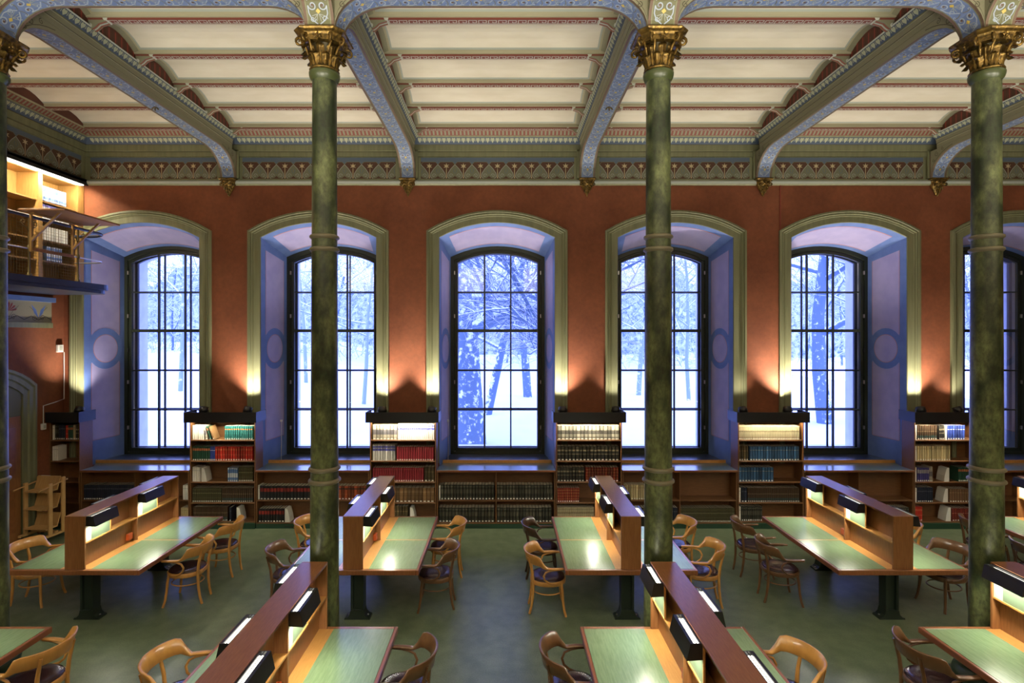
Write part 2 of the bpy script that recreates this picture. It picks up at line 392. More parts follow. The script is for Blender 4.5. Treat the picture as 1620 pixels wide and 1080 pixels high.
def window(n, c):
    r = empty('window_%d' % n, (c, YWIN, 1.2))
    struct(r, ['leftmost arched window, seen at a slant behind the gallery', 'arched window behind the second column from the left',
               'arched window in the middle with a great tree trunk outside', 'arched window behind the third column from the left',
               'arched window with a snowy trunk outside, between the third and rightmost columns', 'arched window at the frame edge, half hidden by the rightmost column'][n - 1], 'window')
    zb = 1.165 - 1.2; z0 = 1.30 - 1.2
    f = MB(); N = 14
    def O(hw, zbot, zs, zt, y): return [(x, yy, z) for x, yy, z in outline(0, hw, zbot, zs - 1.2, zt - 1.2, y, N)]
    rows = [O(1.035, zb, 5.495, 5.735, 0.05), O(1.035, zb, 5.495, 5.735, -0.03), O(0.965, zb + .04, 5.43, 5.672, -0.03), O(0.955, zb + .04, 5.42, 5.66, 0.0),
            O(0.925, z0 - .05, 5.40, 5.625, 0.0), O(0.915, z0 - .05, 5.39, 5.615, -0.02), O(0.878, z0, 5.372, 5.572, -0.02), O(0.87, z0, 5.367, 5.567, 0.03)]
    f.grid(rows, frameg, smooth=False, flip=True)
    f.box(-1.035, 1.035, -0.03, 0.06, zb - 0.06, zb + 0.05, frameg)
    f.box(-0.93, 0.93, -0.02, 0.05, zb + .03, z0, frameg)
    f.build('frame', r)
    gb = MB()
    ztr = [2.135, 3.0, 3.878, 4.728]
    for x in (-0.29, 0.29): gb.box(x - 0.016, x + 0.016, -0.015, 0.035, z0, arc_z(x, 0.87, 5.367, 5.567) - 1.2, frameg)
    for i, z in enumerate(ztr):
        t = 0.032 if i == 2 else 0.014
        gb.box(-0.87, 0.87, -0.02 if i == 2 else -0.012, 0.035, z - 1.2 - t, z - 1.2 + t, frameg)
    gb.build('glazing_bars', r)
    gb = MB()                                              # outer sash, a hand behind
    for x in (-0.29, 0.29): gb.box(x - 0.014, x + 0.014, 0.20, 0.24, z0 - .02, arc_z(x, 0.88, 5.38, 5.58) - 1.2, frameo)
    for i, z in enumerate(ztr): gb.box(-0.88, 0.88, 0.20, 0.24, z - 1.2 - (0.03 if i == 2 else 0.013), z - 1.2 + (0.03 if i == 2 else 0.013), frameo)
    rows = [O(0.97, z0 - .06, 5.45, 5.66, 0.24), O(0.97, z0 - .06, 5.45, 5.66, 0.18), O(0.88, z0 - .02, 5.38, 5.58, 0.18), O(0.88, z0 - .02, 5.38, 5.58, 0.24)]
    gb.grid(rows, frameo, smooth=False, flip=True); gb.box(-.95, .95, .18, .24, z0 - .1, z0 - 0.01, frameo)
    gb.build('outer_sash', r)
    for y in (0.01, 0.22):
        g = MB(); pts = O(0.875, z0, 5.37, 5.57, y); g.face(pts, glassm); g.build('glass', r)
    s = MB(); s.bbox(-1.09, 1.09, -0.71, -.03, zb - 0.045, zb, sillm, 0.006); s.build('sill', r)
    h = MB()
    for sx in (-1, 1):
        for z in (1.75, 2.75, 3.45, 4.2, 5.15):
            h.bbox(sx * 0.945 - 0.012, sx * 0.945 + 0.012, -0.055, -0.015, z - 1.24, z - 1.16, chrome if z != 3.45 else blacks, 0.003)
        h.box(sx * 0.925 - 0.008, sx * 0.925 + 0.008, -0.045, -0.03, 4.55 - 1.2, 4.85 - 1.2, blacks)
    h.build('hinges', r)
    # outside masonry reveal
    e = MB(); A = O(0.97, z0 - .1, 5.45, 5.66, 0.24); B = O(1.02, z0 - .2, 5.47, 5.70, 0.74)
    e.grid([A, B], stone, smooth=False); e.box(-1.05, 1.05, 0.24, 0.85, z0 - .3, z0 - .1, snow); e.build('outer_reveal', r)
    return r
for i, c in enumerate(WX): niche(c); surround(c); window(i + 1, c)
# outside wall face around the windows so daylight only comes through the glass
ow = MB()
ex = [XL - 0.6] + [e for c in WX for e in (c - 0.97, c + 0.97)] + [XR]
for i in range(0, len(ex), 2): ow.box(ex[i], ex[i + 1], YWIN + 0.20, YWIN + 0.26, 0, 8.4, stone)
for c in WX:
    ow.box(c - .97, c + .97, YWIN + 0.2, YWIN + 0.26, 0, 1.25, stone)
    N = 10
    for i in range(N):
        a = c - .97 + 1.94 * i / N; b = a + 1.94 / N
        ow.face([(a, YWIN + .24, arc_z(a - c, .97, 5.45, 5.66)), (b, YWIN + .24, arc_z(b - c, .97, 5.45, 5.66)), (b, YWIN + .24, 8.4), (a, YWIN + .24, 8.4)], stone)
        ow.face([(a, YWIN + .04, arc_z(a - c, 1.0, 5.46, 5.70)), (b, YWIN + .04, arc_z(b - c, 1.0, 5.46, 5.70)), (b, YWIN + .04, 8.4), (a, YWIN + .04, 8.4)], stone)
    ow.box(c - 1.2, c + 1.2, YWIN + .0, YWIN + .2, 0.4, 1.08, stone)
for i in range(0, len(ex), 2): ow.box(ex[i] - 0.03 * (i > 0), ex[i + 1] + 0.03, YWIN + 0.03, YWIN + 0.2, 0, 8.4, stone)
ow.build('outer_masonry', wall_back)

# ---- side, rear walls and ceiling closing the hall
lw = MB(); lw.box(XL - 0.4, XL, -2.5, YW + 1.2, 0, 8.4, terracotta)
wall_left = lw.build('wall_left'); struct(wall_left, 'terracotta side wall below and behind the gallery', 'wall')
MB().box(XR, XR + 0.3, -2.5, YW + 1.2, 0, 8.4, terracotta).build('wall_right'); struct(bpy.data.objects['wall_right'], 'terracotta far side wall of the hall', 'wall')
MB().box(XL - 0.4, XR + 0.3, -2.8, -2.5, 0, 8.4, terracotta).build('wall_rear'); struct(bpy.data.objects['wall_rear'], 'terracotta wall behind the viewer', 'wall')

# ---- pattern helpers ------------------------------------------------------------
def strip2(m, pts, wd, mt, F):           # a painted line of width wd along 2-D pts, mapped by F(s, t) -> 3-D
    for i in range(len(pts) - 1):
        (a, b), (c, d) = pts[i], pts[i + 1]
        L = math.hypot(c - a, d - b)
        if L < 1e-6: continue
        nx, ny = -(d - b) / L * wd / 2, (c - a) / L * wd / 2
        m.face([F(a - nx, b - ny), F(c - nx, d - ny), F(c + nx, d + ny), F(a + nx, b + ny)], mt)
def spiral2(cx, cy, r, turns, a0, sg, n=14):
    return [(cx + r * (1 - 0.85 * i / n) * math.cos(a0 + sg * turns * 2 * PI * i / n), cy + r * (1 - 0.85 * i / n) * math.sin(a0 + sg * turns * 2 * PI * i / n)) for i in range(n + 1)]
def scroll_band(m, s0, s1, hw, F):       # paired scrolls, rays and gold lozenges along a soffit
    per = 0.25; n = max(1, int((s1 - s0) / per)); per = (s1 - s0) / n
    for k in range(n):
        b = s0 + k * per
        for sg in (-1, 1):
            r = hw * 0.40
            cx, cy = b + per * 0.32, sg * hw * 0.46
            sp = spiral2(cx, cy, r, 1.35, (-PI / 2 if sg > 0 else PI / 2) + PI, -sg)
            strip2(m, sp, 0.012, scrollp, F)
            x0, y0 = sp[0]
            strip2(m, [(x0, y0), (b + per * 0.60, sg * hw * 0.86), (b + per * 0.82, sg * hw * 0.62), (b + per * 1.0, sg * hw * 0.1)], 0.012, scrollp, F)
            strip2(m, [(b + per * 0.05, sg * hw * 0.12), (b + per * 0.12, sg * hw * 0.5), (b + per * 0.10, sg * hw * 0.9)], 0.008, leafp, F)
            strip2(m, spiral2(b + per * .80, sg * hw * .55, r * .7, 1.1, PI / 2, sg, 10), 0.009, scrollp, F)
            strip2(m, spiral2(b + per * .06, sg * hw * .80, r * .45, 1.0, 0, sg, 8), 0.008, scrollp, F)
            for q in (0.25, 0.6, 0.95):
                strip2(m, [(b + per * 0.62, sg * hw * 0.06), (b + per * (0.62 + 0.30 * math.cos(q * 1.4)), sg * hw * 0.62 * math.sin(q * 1.4))], 0.006, stripe, F)
            m.face([F(cx - .014, cy - .014), F(cx + .014, cy - .014), F(cx + .014, cy + .014), F(cx - .014, cy + .014)], browne)
        cx = b + per * 0.52; d = 0.026
        m.face([F(cx - d, 0), F(cx, -d), F(cx + d, 0), F(cx, d)], yellp)
def hearts(m, s0, s1, per, F, hm=None, bm=None):     # egg-and-dart painted as hearts with darts
    hm = hm or heartp; n = max(1, int((s1 - s0) / per)); per = (s1 - s0) / n
    for k in range(n):
        c = s0 + (k + .5) * per; h = per * 0.36
        m.face([F(c, 0.12), F(c + h, 0.55), F(c + h * 0.9, 0.85), F(c + h * 0.4, 0.93), F(c, 0.80), F(c - h * 0.4, 0.93), F(c - h * 0.9, 0.85), F(c - h, 0.55)], hm)
        d = c + per / 2
        m.face([F(d - per * .06, 0.35), F(d + per * .06, 0.35), F(d + per * .02, 0.95), F(d - per * .02, 0.95)], hm)
def oface(m, pts, mt, want):             # face with its normal on the side of vector want
    a, b, c = Vector(pts[0]), Vector(pts[1]), Vector(pts[2])
    n = (b - a).cross(c - a)
    m.face(pts if n.dot(Vector(want)) > 0 else list(reversed(pts)), mt)

# ---- ceiling: shallow vaults between ribs, carried by beams
ZR, ZV, RISE = 7.82, 7.86, 0.13
ribY = [10.63 - 0.904 * i for i in range(5)]          # 10.63 ... 7.02
ribYall = ribY + [YC - 0.0, YC - 0.95 * 1, YC - 0.95 * 2, YC - 0.95 * 3, YC - .95 * 4, YC - .95 * 5, YC - .95 * 6, YC - .95 * 7, -2.5]
bx = [colx(k) for k in (-1, 0, 1, 2, 3)]
xedges = [XL + 0.43 - 0.2] + bx + [bx[-1] + 3.6]
cl = MB()
cl.box(XL - .4, XR + .3, -2.8, YW + 1.3, 8.4, 8.5, greyol)
ys = sorted(ribYall)
for i in range(len(ys) - 1):
    ya, yb = ys[i] + 0.06, ys[i + 1] - 0.06
    if yb - ya < 0.2: continue
    T = [0, 0.05, 0.085, 0.10, 0.25, 0.4, 0.5, 0.6, 0.75, 0.90, 0.915, 0.95, 1.0]
    for b in range(len(xedges) - 1):
        xa, xb = xedges[b] + 0.2, xedges[b + 1] - 0.2
        X = [xa, xa + 0.07, xa + 0.10, xa + 0.125, xb - 0.125, xb - 0.10, xb - 0.07, xb]
        rows = [[(x, ya + (yb - ya) * t, ZV + RISE * 4 * t * (1 - t) - (0.025 if k in (0, 7) else 0)) for k, x in enumerate(X)] for t in T]
        def mm(r, c_):
            if c_ in (0, 6): return greyol
            if c_ in (1, 5): return ochre
            if r in (0, 11): return ochre
            if c_ in (2, 4): return stripe if 0 < r < 11 else ochre
            return stripe if r in (1, 10) else cream
        cl.grid(rows, mm, smooth=False)
cl.box(xedges[-1], XR, -2.5, YW, ZV, ZV + .05, cream)
ceiling = cl.build('ceiling'); struct(ceiling, 'painted ceiling of shallow cream vaults between beams and patterned ribs', 'ceiling')

# ribs with Greek key
def key_rib(L):
    m = MB(); m.box(0, L, -0.052, 0.052, 0, 0.09, redk)
    m.box(0, L, -0.085, -0.06, 0.02, 0.09, ochre); m.box(0, L, 0.06, 0.085, 0.02, 0.09, ochre)
    F = lambda s, t: (s, 0.045 - t, -0.0015)
    n = int(L / 0.125); p = L / n
    for k in range(n):
        b = k * p; q = [(0, .01), (0, .08), (.78, .08), (.78, .03), (.42, .03), (.42, .055)]
        strip2(m, [(b + x * p, y) for x, y in q], 0.010, whitep, lambda s, t: F(s, t)); strip2(m, [(b, .01), (b + p, .01)], 0.010, whitep, F)
    return m
rib0 = None; brk0 = None
def bracket_mesh():                       # little scrolled console under each rib end, local +x points into the bay
    m = MB()
    prof = [(0, 0.16), (0.26, 0.16), (0.27, 0.13), (0.25, 0.09), (0.20, 0.075), (0.15, 0.06), (0.11, 0.02), (0.075, -0.005), (0.03, 0.0), (0, 0.03)]
    m.prism([(x, z) for x, z in prof], 1, -0.05, 0.05, greyol)
    for i in range(3, 8):
        (xa, za), (xb, zb) = prof[i], prof[i + 1]
        for k in range(-1, 2):
            y = k * 0.028
            nx, nz = (zb - za), -(xb - xa); L = math.hypot(nx, nz) or 1; nx, nz = -nx / L * -0.003, -abs(nz) / L * 0.003
            m.face([(xa + abs(nx), y - .008, za + nz), (xb + abs(nx), y - .008, zb + nz), (xb + abs(nx), y + .008, zb + nz), (xa + abs(nx), y + .008, za + nz)], redp if k else whitep)
    m.tube([(0.245, -0.055, 0.12), (0.245, 0.055, 0.12)], 0.03, whitep, 10)
    m.tube([(0.05, -0.055, 0.03), (0.05, 0.055, 0.03)], 0.028, whitep, 10)
    return m
brk_mesh = bracket_mesh().mesh('bracket')
for b in range(len(xedges) - 1):
    xa, xb = xedges[b] + 0.2, xedges[b + 1] - 0.2
    rm = key_rib(xb - xa).mesh('rib')
    for y in ribY:
        o = bpy.data.objects.new('ceiling_rib', rm); COL.objects.link(o); o.parent = ceiling; o.location = (xa, y, ZR - (0.02 if y == ribY[0] else 0))
        for s, x in ((1, xa - 0.02), (-1, xb + 0.02)):
            o = bpy.data.objects.new('rib_bracket', brk_mesh); COL.objects.link(o); o.parent = ceiling; o.location = (x, y, 7.72); o.scale = (s, 1, 1)

def soffit_path(u0, u1, q0, q1):
    """points (u, z) of a beam soffit at z 7.40 with optional curved feet q = (length, drop)."""
    P = []; Z = 7.40
    if q0:
        for i in range(9):
            a = PI / 2 * i / 8; P.append((u0 + q0[0] * (1 - math.cos(a)), Z - q0[1] * (1 - math.sin(a))))
    else: P.append((u0, Z))
    if q1:
        for i in range(9):
            a = PI / 2 * (1 - i / 8); P.append((u1 - q1[0] * (1 - math.cos(a)), Z - q1[1] * (1 - math.sin(a))))
    else: P.append((u1, Z))
    return P
def beam(name, axis, c, u0, u1, q0, q1, cut0=0.0, cut1=0.0, body=0.155, band=None):
    """axis 'y': beam along Y at x=c; 'x': along X at y=c."""
    def W(u, t, z): return (c + t, u, z) if axis == 'y' else (u, c + t, z)
    P = soffit_path(u0, u1, q0, q1)
    m = MB(); hw = 0.125
    ts = [-body, -hw, -hw + .012, hw - .012, hw, body]; tm = [browne, olive, band or bluep, olive, browne]
    for i in range(len(P) - 1):
        (a, za), (b, zb) = P[i], P[i + 1]
        for j in range(5): oface(m, [W(a, ts[j], za), W(b, ts[j], zb), W(b, ts[j + 1], zb), W(a, ts[j + 1], za)], tm[j], (0, 0, -1) if abs(b - a) > 1e-4 else ((0, -1, 0) if axis == 'y' else (1, 0, 0)))
        for s in (-1, 1):
            nv = W(0, s, 0); nv = (nv[0] - W(0, 0, 0)[0], nv[1] - W(0, 0, 0)[1], 0)
            oface(m, [W(a, s * body, za), W(b, s * body, zb), W(b, s * body, max(zb, 7.46)), W(a, s * body, max(za, 7.46))], greyol, nv)
            # painted border line on the spandrel
            if za < 7.385 or zb < 7.385:
                oface(m, [W(a, s * (body + .001), za + .035), W(b, s * (body + .001), zb + .035), W(b, s * (body + .001), zb + .045), W(a, s * (body + .001), za + .045)], greyol_d, nv)
    ce = u0 + cut0; cf = u1 - cut1
    for s in (-1, 1):
        sec = [(body, 7.46, greyol), (body, 7.475, greyol_d), (body + .004, 7.475, greyol), (body + .004, 7.545, greyol), (body + .016, 7.55, greyol_d), (body + .016, 7.56, greyol), (body + .018, 7.625, greyol), (body + .03, 7.63, olive_d), (body + .03, 7.645, bandb), (body + .085, 7.725, whitep), (body + .09, 7.745, greyol), (0.2, 7.75, redd), (0.2, 8.03, redd)]
        for i in range(len(sec) - 1):
            (t0, z0, _), (t1, z1, mt) = sec[i], sec[i + 1]
            mt = sec[i][2]
            nv = W(0, s, 0); nv = (nv[0] - W(0, 0, 0)[0], nv[1] - W(0, 0, 0)[1], -0.01)
            oface(m, [W(ce, s * t0, z0), W(cf, s * t0, z0), W(cf, s * t1, z1), W(ce, s * t1, z1)], mt, nv if abs(z1 - z0) > 0.006 else (0, 0, -1 if t1 > t0 else 1))
        def F(u, v, s=s): return W(u, s * (body + .03 + .055 * v + .003), 7.645 + .08 * v - .002)
        hearts(m, ce, cf, 0.095, F)
        n = int((cf - ce) / 0.06)
        for k in range(n):                               # fluted red frieze
            u = ce + (k + .5) * (cf - ce) / n
            m.face([W(u - .012, s * .2015, 7.76), W(u + .012, s * .2015, 7.76), W(u + .012, s * .2015, 7.93), W(u - .012, s * .2015, 7.93)], redp if k % 2 else brownp)
        # spandrel scrolls
        for (q, base, sg) in ((q0, u0, 1), (q1, u1, -1)):
            if not q: continue
            def G(a, b, s=s): return W(base + sg * a, s * (body + .002), b)
            for (ca, cb, r, n_) in ((0.16, 7.36, .055, 1.3), (0.30, 7.425, .035, 1.2), (0.085, 7.25, .035, 1.2)):
                strip2(m, spiral2(ca, cb, r, n_, PI / 2, 1, 14), 0.009, greyol_d, G)
    # scrolls on the soffit
    S = [0.0]
    for i in range(len(P) - 1): S.append(S[-1] + math.hypot(P[i+1][0] - P[i][0], P[i+1][1] - P[i][1]))
    def at(s):
        s = min(max(s, 0), S[-1])
        for i in range(len(S) - 1):
            if s <= S[i + 1] + 1e-9: break
        k = (s - S[i]) / (S[i + 1] - S[i] or 1)
        (a, za), (b, zb) = P[i], P[i + 1]
        L = math.hypot(b - a, zb - za) or 1
        nu, nz = (zb - za) / L, -(b - a) / L
        return a + (b - a) * k + nu * 0.003, za + (zb - za) * k + nz * 0.003
    def F(s, t):
        u, z = at(s); return W(u, t, z)
    scroll_band(m, 0.06, S[-1] - 0.04, hw - 0.012, F)
    return m.build(name, ceiling)
for k in (-1, 0, 1, 2, 3):
    x = colx(k)
    beam('ceiling_beam', 'y', x, YC + 0.155, 10.90, (0.62, 0.40), (0.66, 0.47), 0.03, 0.16)
    if k < 3 or True: beam('ceiling_beam', 'y', x, -2.4, YC - 0.155, None, (0.62, 0.40), 0.0, 0.03, band=olive_d)
xs_ = [XL] + [colx(k) for k in (-1, 0, 1, 2, 3)] + [XR]
for i in range(len(xs_) - 1):
    beam('ceiling_beam', 'x', YC, xs_[i] + 0.155, xs_[i + 1] - 0.155, (0.50, 0.40), (0.50, 0.40), 0.03, 0.03)
for k in (-1, 0, 1, 2, 3):                # impost block above each capital
    x = colx(k); m = MB(); m.box(x - .156, x + .156, YC - .156, YC + .156, 6.985, 7.9, greyol); m.build('impost_block', ceiling)

# ---- back-wall entablature
def frieze_panel(m, x0, x1, n, W, zlo=6.935, zhi=7.36):
    """painted frieze mapped by W(s, z, off)."""
    B = lambda pts, mt, off: m.face([W(s, z, off) for s, z in pts], mt)
    B([(x0, zlo), (x1, zlo), (x1, zhi), (x0, zhi)], brownp, 0.002)
    B([(x0, zhi - .085), (x1, zhi - .085), (x1, zhi), (x0, zhi)], bluef, 0.003)
    p = (x1 - x0) / n; Ht = zhi - .085 - zlo
    F = lambda s, z: W(s, z, 0.0065)
    for k in range(n + 1):                # blue wedge between the brown shields, sage spade below
        c = x0 + k * p
        lo, hi = (c - p * .14 if k else c), (c + p * .14 if k < n else c)
        top = zlo + Ht
        B([(c, top - .05), (hi, top + .001), (lo, top + .001)] if lo != hi else [], bluef, 0.0035) if k not in (0, n) else None
        L = c - p * .44 if k else c; Rr = c + p * .44 if k < n else c
        def half(sg):
            return [(c, top - .055), (c + sg * p * .24, zlo + Ht * .58), (c + sg * p * .41, zlo + Ht * .32), (c + sg * p * .44, zlo + Ht * .12), (c + sg * p * .33, zlo + .004), (c + sg * p * .12, zlo + Ht * .06), (c, zlo + Ht * .16)]
        if k < n:
            h = half(1); B(list(reversed(h)), leafp, 0.004); strip2(m, h[:5], 0.011, stripe, F); strip2(m, spiral2(c + p * .24, zlo + Ht * .18, p * .13, 1.1, PI, -1, 9), 0.009, stripe, F)
            strip2(m, [(c + .008, zlo + Ht * .3), (c + p * .10, zlo + Ht * .46), (c + p * .05, zlo + Ht * .58)], 0.007, bluef, F)
        if k:
            h = half(-1); B(h, leafp, 0.004); strip2(m, h[:5], 0.011, stripe, F); strip2(m, spiral2(c - p * .24, zlo + Ht * .18, p * .13, 1.1, 0, 1, 9), 0.009, stripe, F)
            strip2(m, [(c - .008, zlo + Ht * .3), (c - p * .10, zlo + Ht * .46), (c - p * .05, zlo + Ht * .58)], 0.007, bluef, F)
    for k in range(n):                    # stars on stems, shield outline
        c = x0 + (k + .5) * p; zs = zlo + Ht * .74; top = zlo + Ht
        strip2(m, [(c - p * .5, top - .055), (c - p * .36, top - .004), (c + p * .36, top - .004), (c + p * .5, top - .055)], 0.010, leafp, F)
        pts = []
        for i in range(12):
            r = .066 if i % 2 == 0 else .024; a = PI / 2 + i * PI / 6; pts.append((c + r * math.cos(a), zs + r * math.sin(a)))
        m.face([W(s, z, 0.006) for s, z in pts], goldcream)
        m.face([W(c - .006, zlo + .03, .006), W(c + .006, zlo + .03, .006), W(c + .006, zs, .006), W(c - .006, zs, .006)], goldcream)
        B([(c - .016, zlo + .02), (c, zlo + .004), (c + .016, zlo + .02), (c, zlo + .036)], goldcream, .0065)
def entab(m, x0, x1, W):
    """W(s, z, out) -> point; out = projection into the room."""
    sec = [(0.0, 6.80, olive), (0.03, 6.80, olive), (0.065, 6.82, stripe), (0.08, 6.86, stripe), (0.07, 6.885, olive), (0.035, 6.90, olive), (0.03, 6.925, olive_d), (0.012, 6.93, olive),
           (0.012, 7.37, olive), (0.035, 7.375, olive), (0.035, 7.46, olive_d), (0.038, 7.465, greyol_d), (0.038, 7.475, olive), (0.06, 7.48, olive), (0.06, 7.60, greyol_d), (0.065, 7.61, bandb), (0.085, 7.615, bandb), (0.17, 7.715, olive), (0.185, 7.73, olive), (0.20, 7.735, redk), (0.29, 7.80, ochre), (0.30, 7.83, redd), (0.30, 8.0, redd)]
    for i in range(len(sec) - 1):
        (o0, z0, mt), (o1, z1, _) = sec[i], sec[i + 1]
        if i == 7: mt = olive
        m.face([W(x0, z0, o0), W(x1, z0, o0), W(x1, z1, o1), W(x0, z1, o1)], mt)
    hearts(m, x0 + .2, x1 - .2, 0.095, lambda s, v: W(s, 7.615 + .1 * v - .002, 0.085 + .085 * v + .003))
    n = int((x1 - x0 - .4) / .075)
    for k in range(n):
        s = x0 + .2 + (k + .5) * (x1 - x0 - .4) / n
        m.face([W(s - .017, 7.742, .2115), W(s + .017, 7.742, .2115), W(s + .017, 7.795, .285), W(s - .017, 7.795, .285)], greyol)
        m.face([W(s - .018, 7.744, .2105), W(s - .014, 7.744, .2105), W(s - .014, 7.795, .284), W(s - .018, 7.795, .284)], goldcream)
Wb = lambda s, z, o: (s, YW - o, z)
for i in range(len(xedges) - 1):
    m = MB(); a, b = xedges[i], xedges[i + 1]
    if i == 0: a = XL + 0.43 - 0.001
    entab(m, a - (0.0), b, Wb)
    m.build('cornice', wall_back)
    m = MB(); frieze_panel(m, a + (.12 if i == 0 else .255), b - .255, 8 if i == 0 else 9, lambda s, z, o: (s, YW - .012 - o, z)); m.build('star_frieze', wall_back)

# gilded corbels under the beam ends
def corbel_mesh():
    m = MB()
    m.bbox(-.17, .17, -.13, 0, .30, .34, gold, .012)
    m.bbox(-.15, .15, -.115, 0, .27, .30, gold, .008)
    rows = []
    for z, w_, d in ((.27, .145, .11), (.22, .13, .10), (.16, .095, .085), (.09, .055, .06), (.03, .022, .035), (.0, .008, .015)):
        rows.append([(-w_, 0, z), (-w_, -d * .5, z), (-w_ * .5, -d, z), (0, -d * 1.15, z), (w_ * .5, -d, z), (w_, -d * .5, z), (w_, 0, z)])
    m.grid(rows, gold, smooth=True, flip=True)
    for s in (-1, 1):
        sp = spiral2(0, 0, .05, 1.4, PI / 2, s, 16)
        m.tube([(s * .115 + x, -.10, .215 + z) for x, z in sp], .013, gold, 6)
        for k in range(3):
            z = .19 - k * .055; w_ = .09 - k * .027
            m.tube([(s * w_ * .2, -.09 + k * .015, z + .02), (s * w_ * .8, -.115 + k * .02, z + .03), (s * w_ * 1.25, -.10 + k * .02, z - .01), (s * w_ * 1.1, -.08 + k * .02, z - .035)], [.012, .016, .012, .004], gold, 6)
    for k in range(5):
        a = PI / 2 + k * 2 * PI / 5
        m.tube([(0, -.125, .25), (.035 * math.cos(a), -.135, .25 + .035 * math.sin(a))], [.006, .012], gold, 6)
    m.lathe([(0.002, -.008), (.012, -.004), (.014, .004), (.004, .012)], gold, (0, 0), 8, T=Matrix.Translation((0, -.14, .25)) @ Matrix.Rotation(PI / 2, 4, 'X'))
    m.tube([(0, -.10, .2), (0, -.115, .12), (0, -.075, .03), (0, -.03, -.02)], [.012, .016, .012, .008], gold, 6)
    return m
cm = corbel_mesh().mesh('corbel')
for k in (-1, 0, 1, 2, 3):
    o = bpy.data.objects.new('gilded_corbel', cm); COL.objects.link(o); o.parent = wall_back; o.location = (colx(k), YW - .02, 6.585)
    m = MB(); x = colx(k); m.box(x - .2, x + .2, YW - .06, YW, 6.93, 7.5, olive); m.box(x - .156, x + .156, YW - .081, YW - .06, 6.93, 7.4, browne); m.build('beam_end_block', wall_back)
# ---- left wall: upper block with frieze above the gallery bookcase, painted lunette band, door
XU = XL + 0.43
m = MB(); m.box(XL, XU, -2.5, YW, 6.84, 8.4, greyol); m.build('upper_wall', wall_left)
Wl = lambda s, z, o: (XU + o, s, z)
m = MB(); entab(m, -2.4, YW - .0, Wl); m.build('cornice', wall_left)
m = MB(); frieze_panel(m, 7.95, YW - .12, 8, lambda s, z, o: (XU + .012 + o, s, z)); frieze_panel(m, 5.0, 7.7, 8, lambda s, z, o: (XU + .012 + o, s, z)); m.build('star_frieze', wall_left)
m = MB()
# cream frieze with red flowers under the gallery
z0, z1 = 4.02, 4.42
m.box(XL, XL + .06, 5.0, 10.72, z1, z1 + .09, revb); m.box(XL, XL + .05, 5.0, 10.66, z0 - .10, z0, olive); m.box(XL, XL + .02, 5.0, 10.66, z0, z1, ochre)
F = lambda s, z: (XL + .0215, s, z)
for k in range(9):
    c = 5.4 + k * .62
    strip2(m, [(c - .31, z0 + .05), (c - .16, z0 + .12), (c, z0 + .05), (c + .16, z0 + .12), (c + .31, z0 + .05)], .012, greyol_d, F)
    for sg in (-1, 1):
        strip2(m, spiral2(c + sg * .09, z0 + .09, .06, 1.3, 0, sg, 12), .009, greyol_d, F)
        strip2(m, [(c, z0 + .08), (c + sg * .08, z0 + .2), (c + sg * .2, z0 + .3)], .010, leafp, F)
    if k % 2: 
        for q in range(7):
            a = PI * (q + .5) / 7; m.face([F(c, z0 + .2), F(c + .13 * math.cos(a - .14), z0 + .2 + .13 * math.sin(a - .14)), F(c + .17 * math.cos(a), z0 + .2 + .17 * math.sin(a)), F(c + .13 * math.cos(a + .14), z0 + .2 + .13 * math.sin(a + .14))], redp)
    else:
        for sg in (-1, 1):
            m.face([F(c, z0 + .08), F(c + sg * .05, z0 + .24), F(c + sg * .16, z0 + .34), F(c + sg * .10, z0 + .18)], revb)
m.build('flower_frieze', wall_left)
door = empty('door_1', (XL, 9.35, 0)); struct(door, 'olive arched doorway at the far left with a dark door in it', 'door')
m = MB(); rows = []
for d, pr in [(0, 0), (0, .05), (.05, .06), (.08, .04), (.16, .045), (.18, .025), (.27, .025), (.28, .0)]:
    rows.append([(pr, x, z) for x, yy, z in outline(0, .95 - d, 0, 2.85 - d * .6, 3.22 - d, 0, 12)])
m.grid(rows, olive, smooth=False); m.build('surround', door)
m = MB(); m.face([(.004, x, z) for x, yy, z in outline(0, .69, 0, 2.69, 2.95, 0, 12)], olive_d)
m.box(.005, .03, -.62, .62, 0.02, 2.3, woodv); m.box(.03, .045, -.5, -.05, .2, 1.0, wood); m.box(.03, .045, .05, .5, .2, 1.0, wood); m.box(.03, .045, -.5, -.05, 1.2, 2.1, wood); m.box(.03, .045, .05, .5, 1.2, 2.1, wood)
m.build('leaf', door); m = MB(); m.tube([(.05, .04, 1.05), (.09, .04, 1.05), (.09, .14, 1.05)], .012, chrome); m.build('handle', door)
def plate(name, loc, size, label, cat, mt=whitel):
    m = MB(); sx, sy, sz = size; m.bbox(0, sx, 0, sy, 0, sz, mt, .008); m.bbox(sx * .95, sx * 1.1, sy * .25, sy * .75, sz * .25, sz * .75, whitep, .003); o = m.build(name); o.location = loc; return tag(o, label, cat)
plate('wall_box', (XL + .001, YW - .20, 3.44), (.05, .14, .15), 'white square box high on the terracotta side wall under the gallery', 'wall box')
plate('junction_box', (XL + .001, 10.42, 1.96), (.05, .09, .12), 'small white junction box beside the black top of the corner bookcase', 'junction box')
m = MB(); m.tube([(XL + .02, 10.47, 2.08), (XL + .02, 10.47, 2.42), (XL + .03, 10.75, 2.46), (XL + .03, YW - .03, 2.50), (XL + .03, YW - .03, 3.44)], .008, whitel, 6)
tag(m.build('cable'), 'thin white cable running up the corner from the junction box', 'cable')
m = MB()                                    # two round sockets on the leftmost niche side
for z in (1.42, 1.30): m.lathe([(.001, .03), (.03, .03), (.045, .02), (.05, 0)], whitel, (0, 0), 16, T=Matrix.Translation((WX[0] - HWI + .02, YW + .13, z)) @ Matrix.Rotation(PI / 2, 4, 'Y'))
tag(m.build('wall_socket'), 'pair of round white sockets on the side of the leftmost window niche', 'socket')

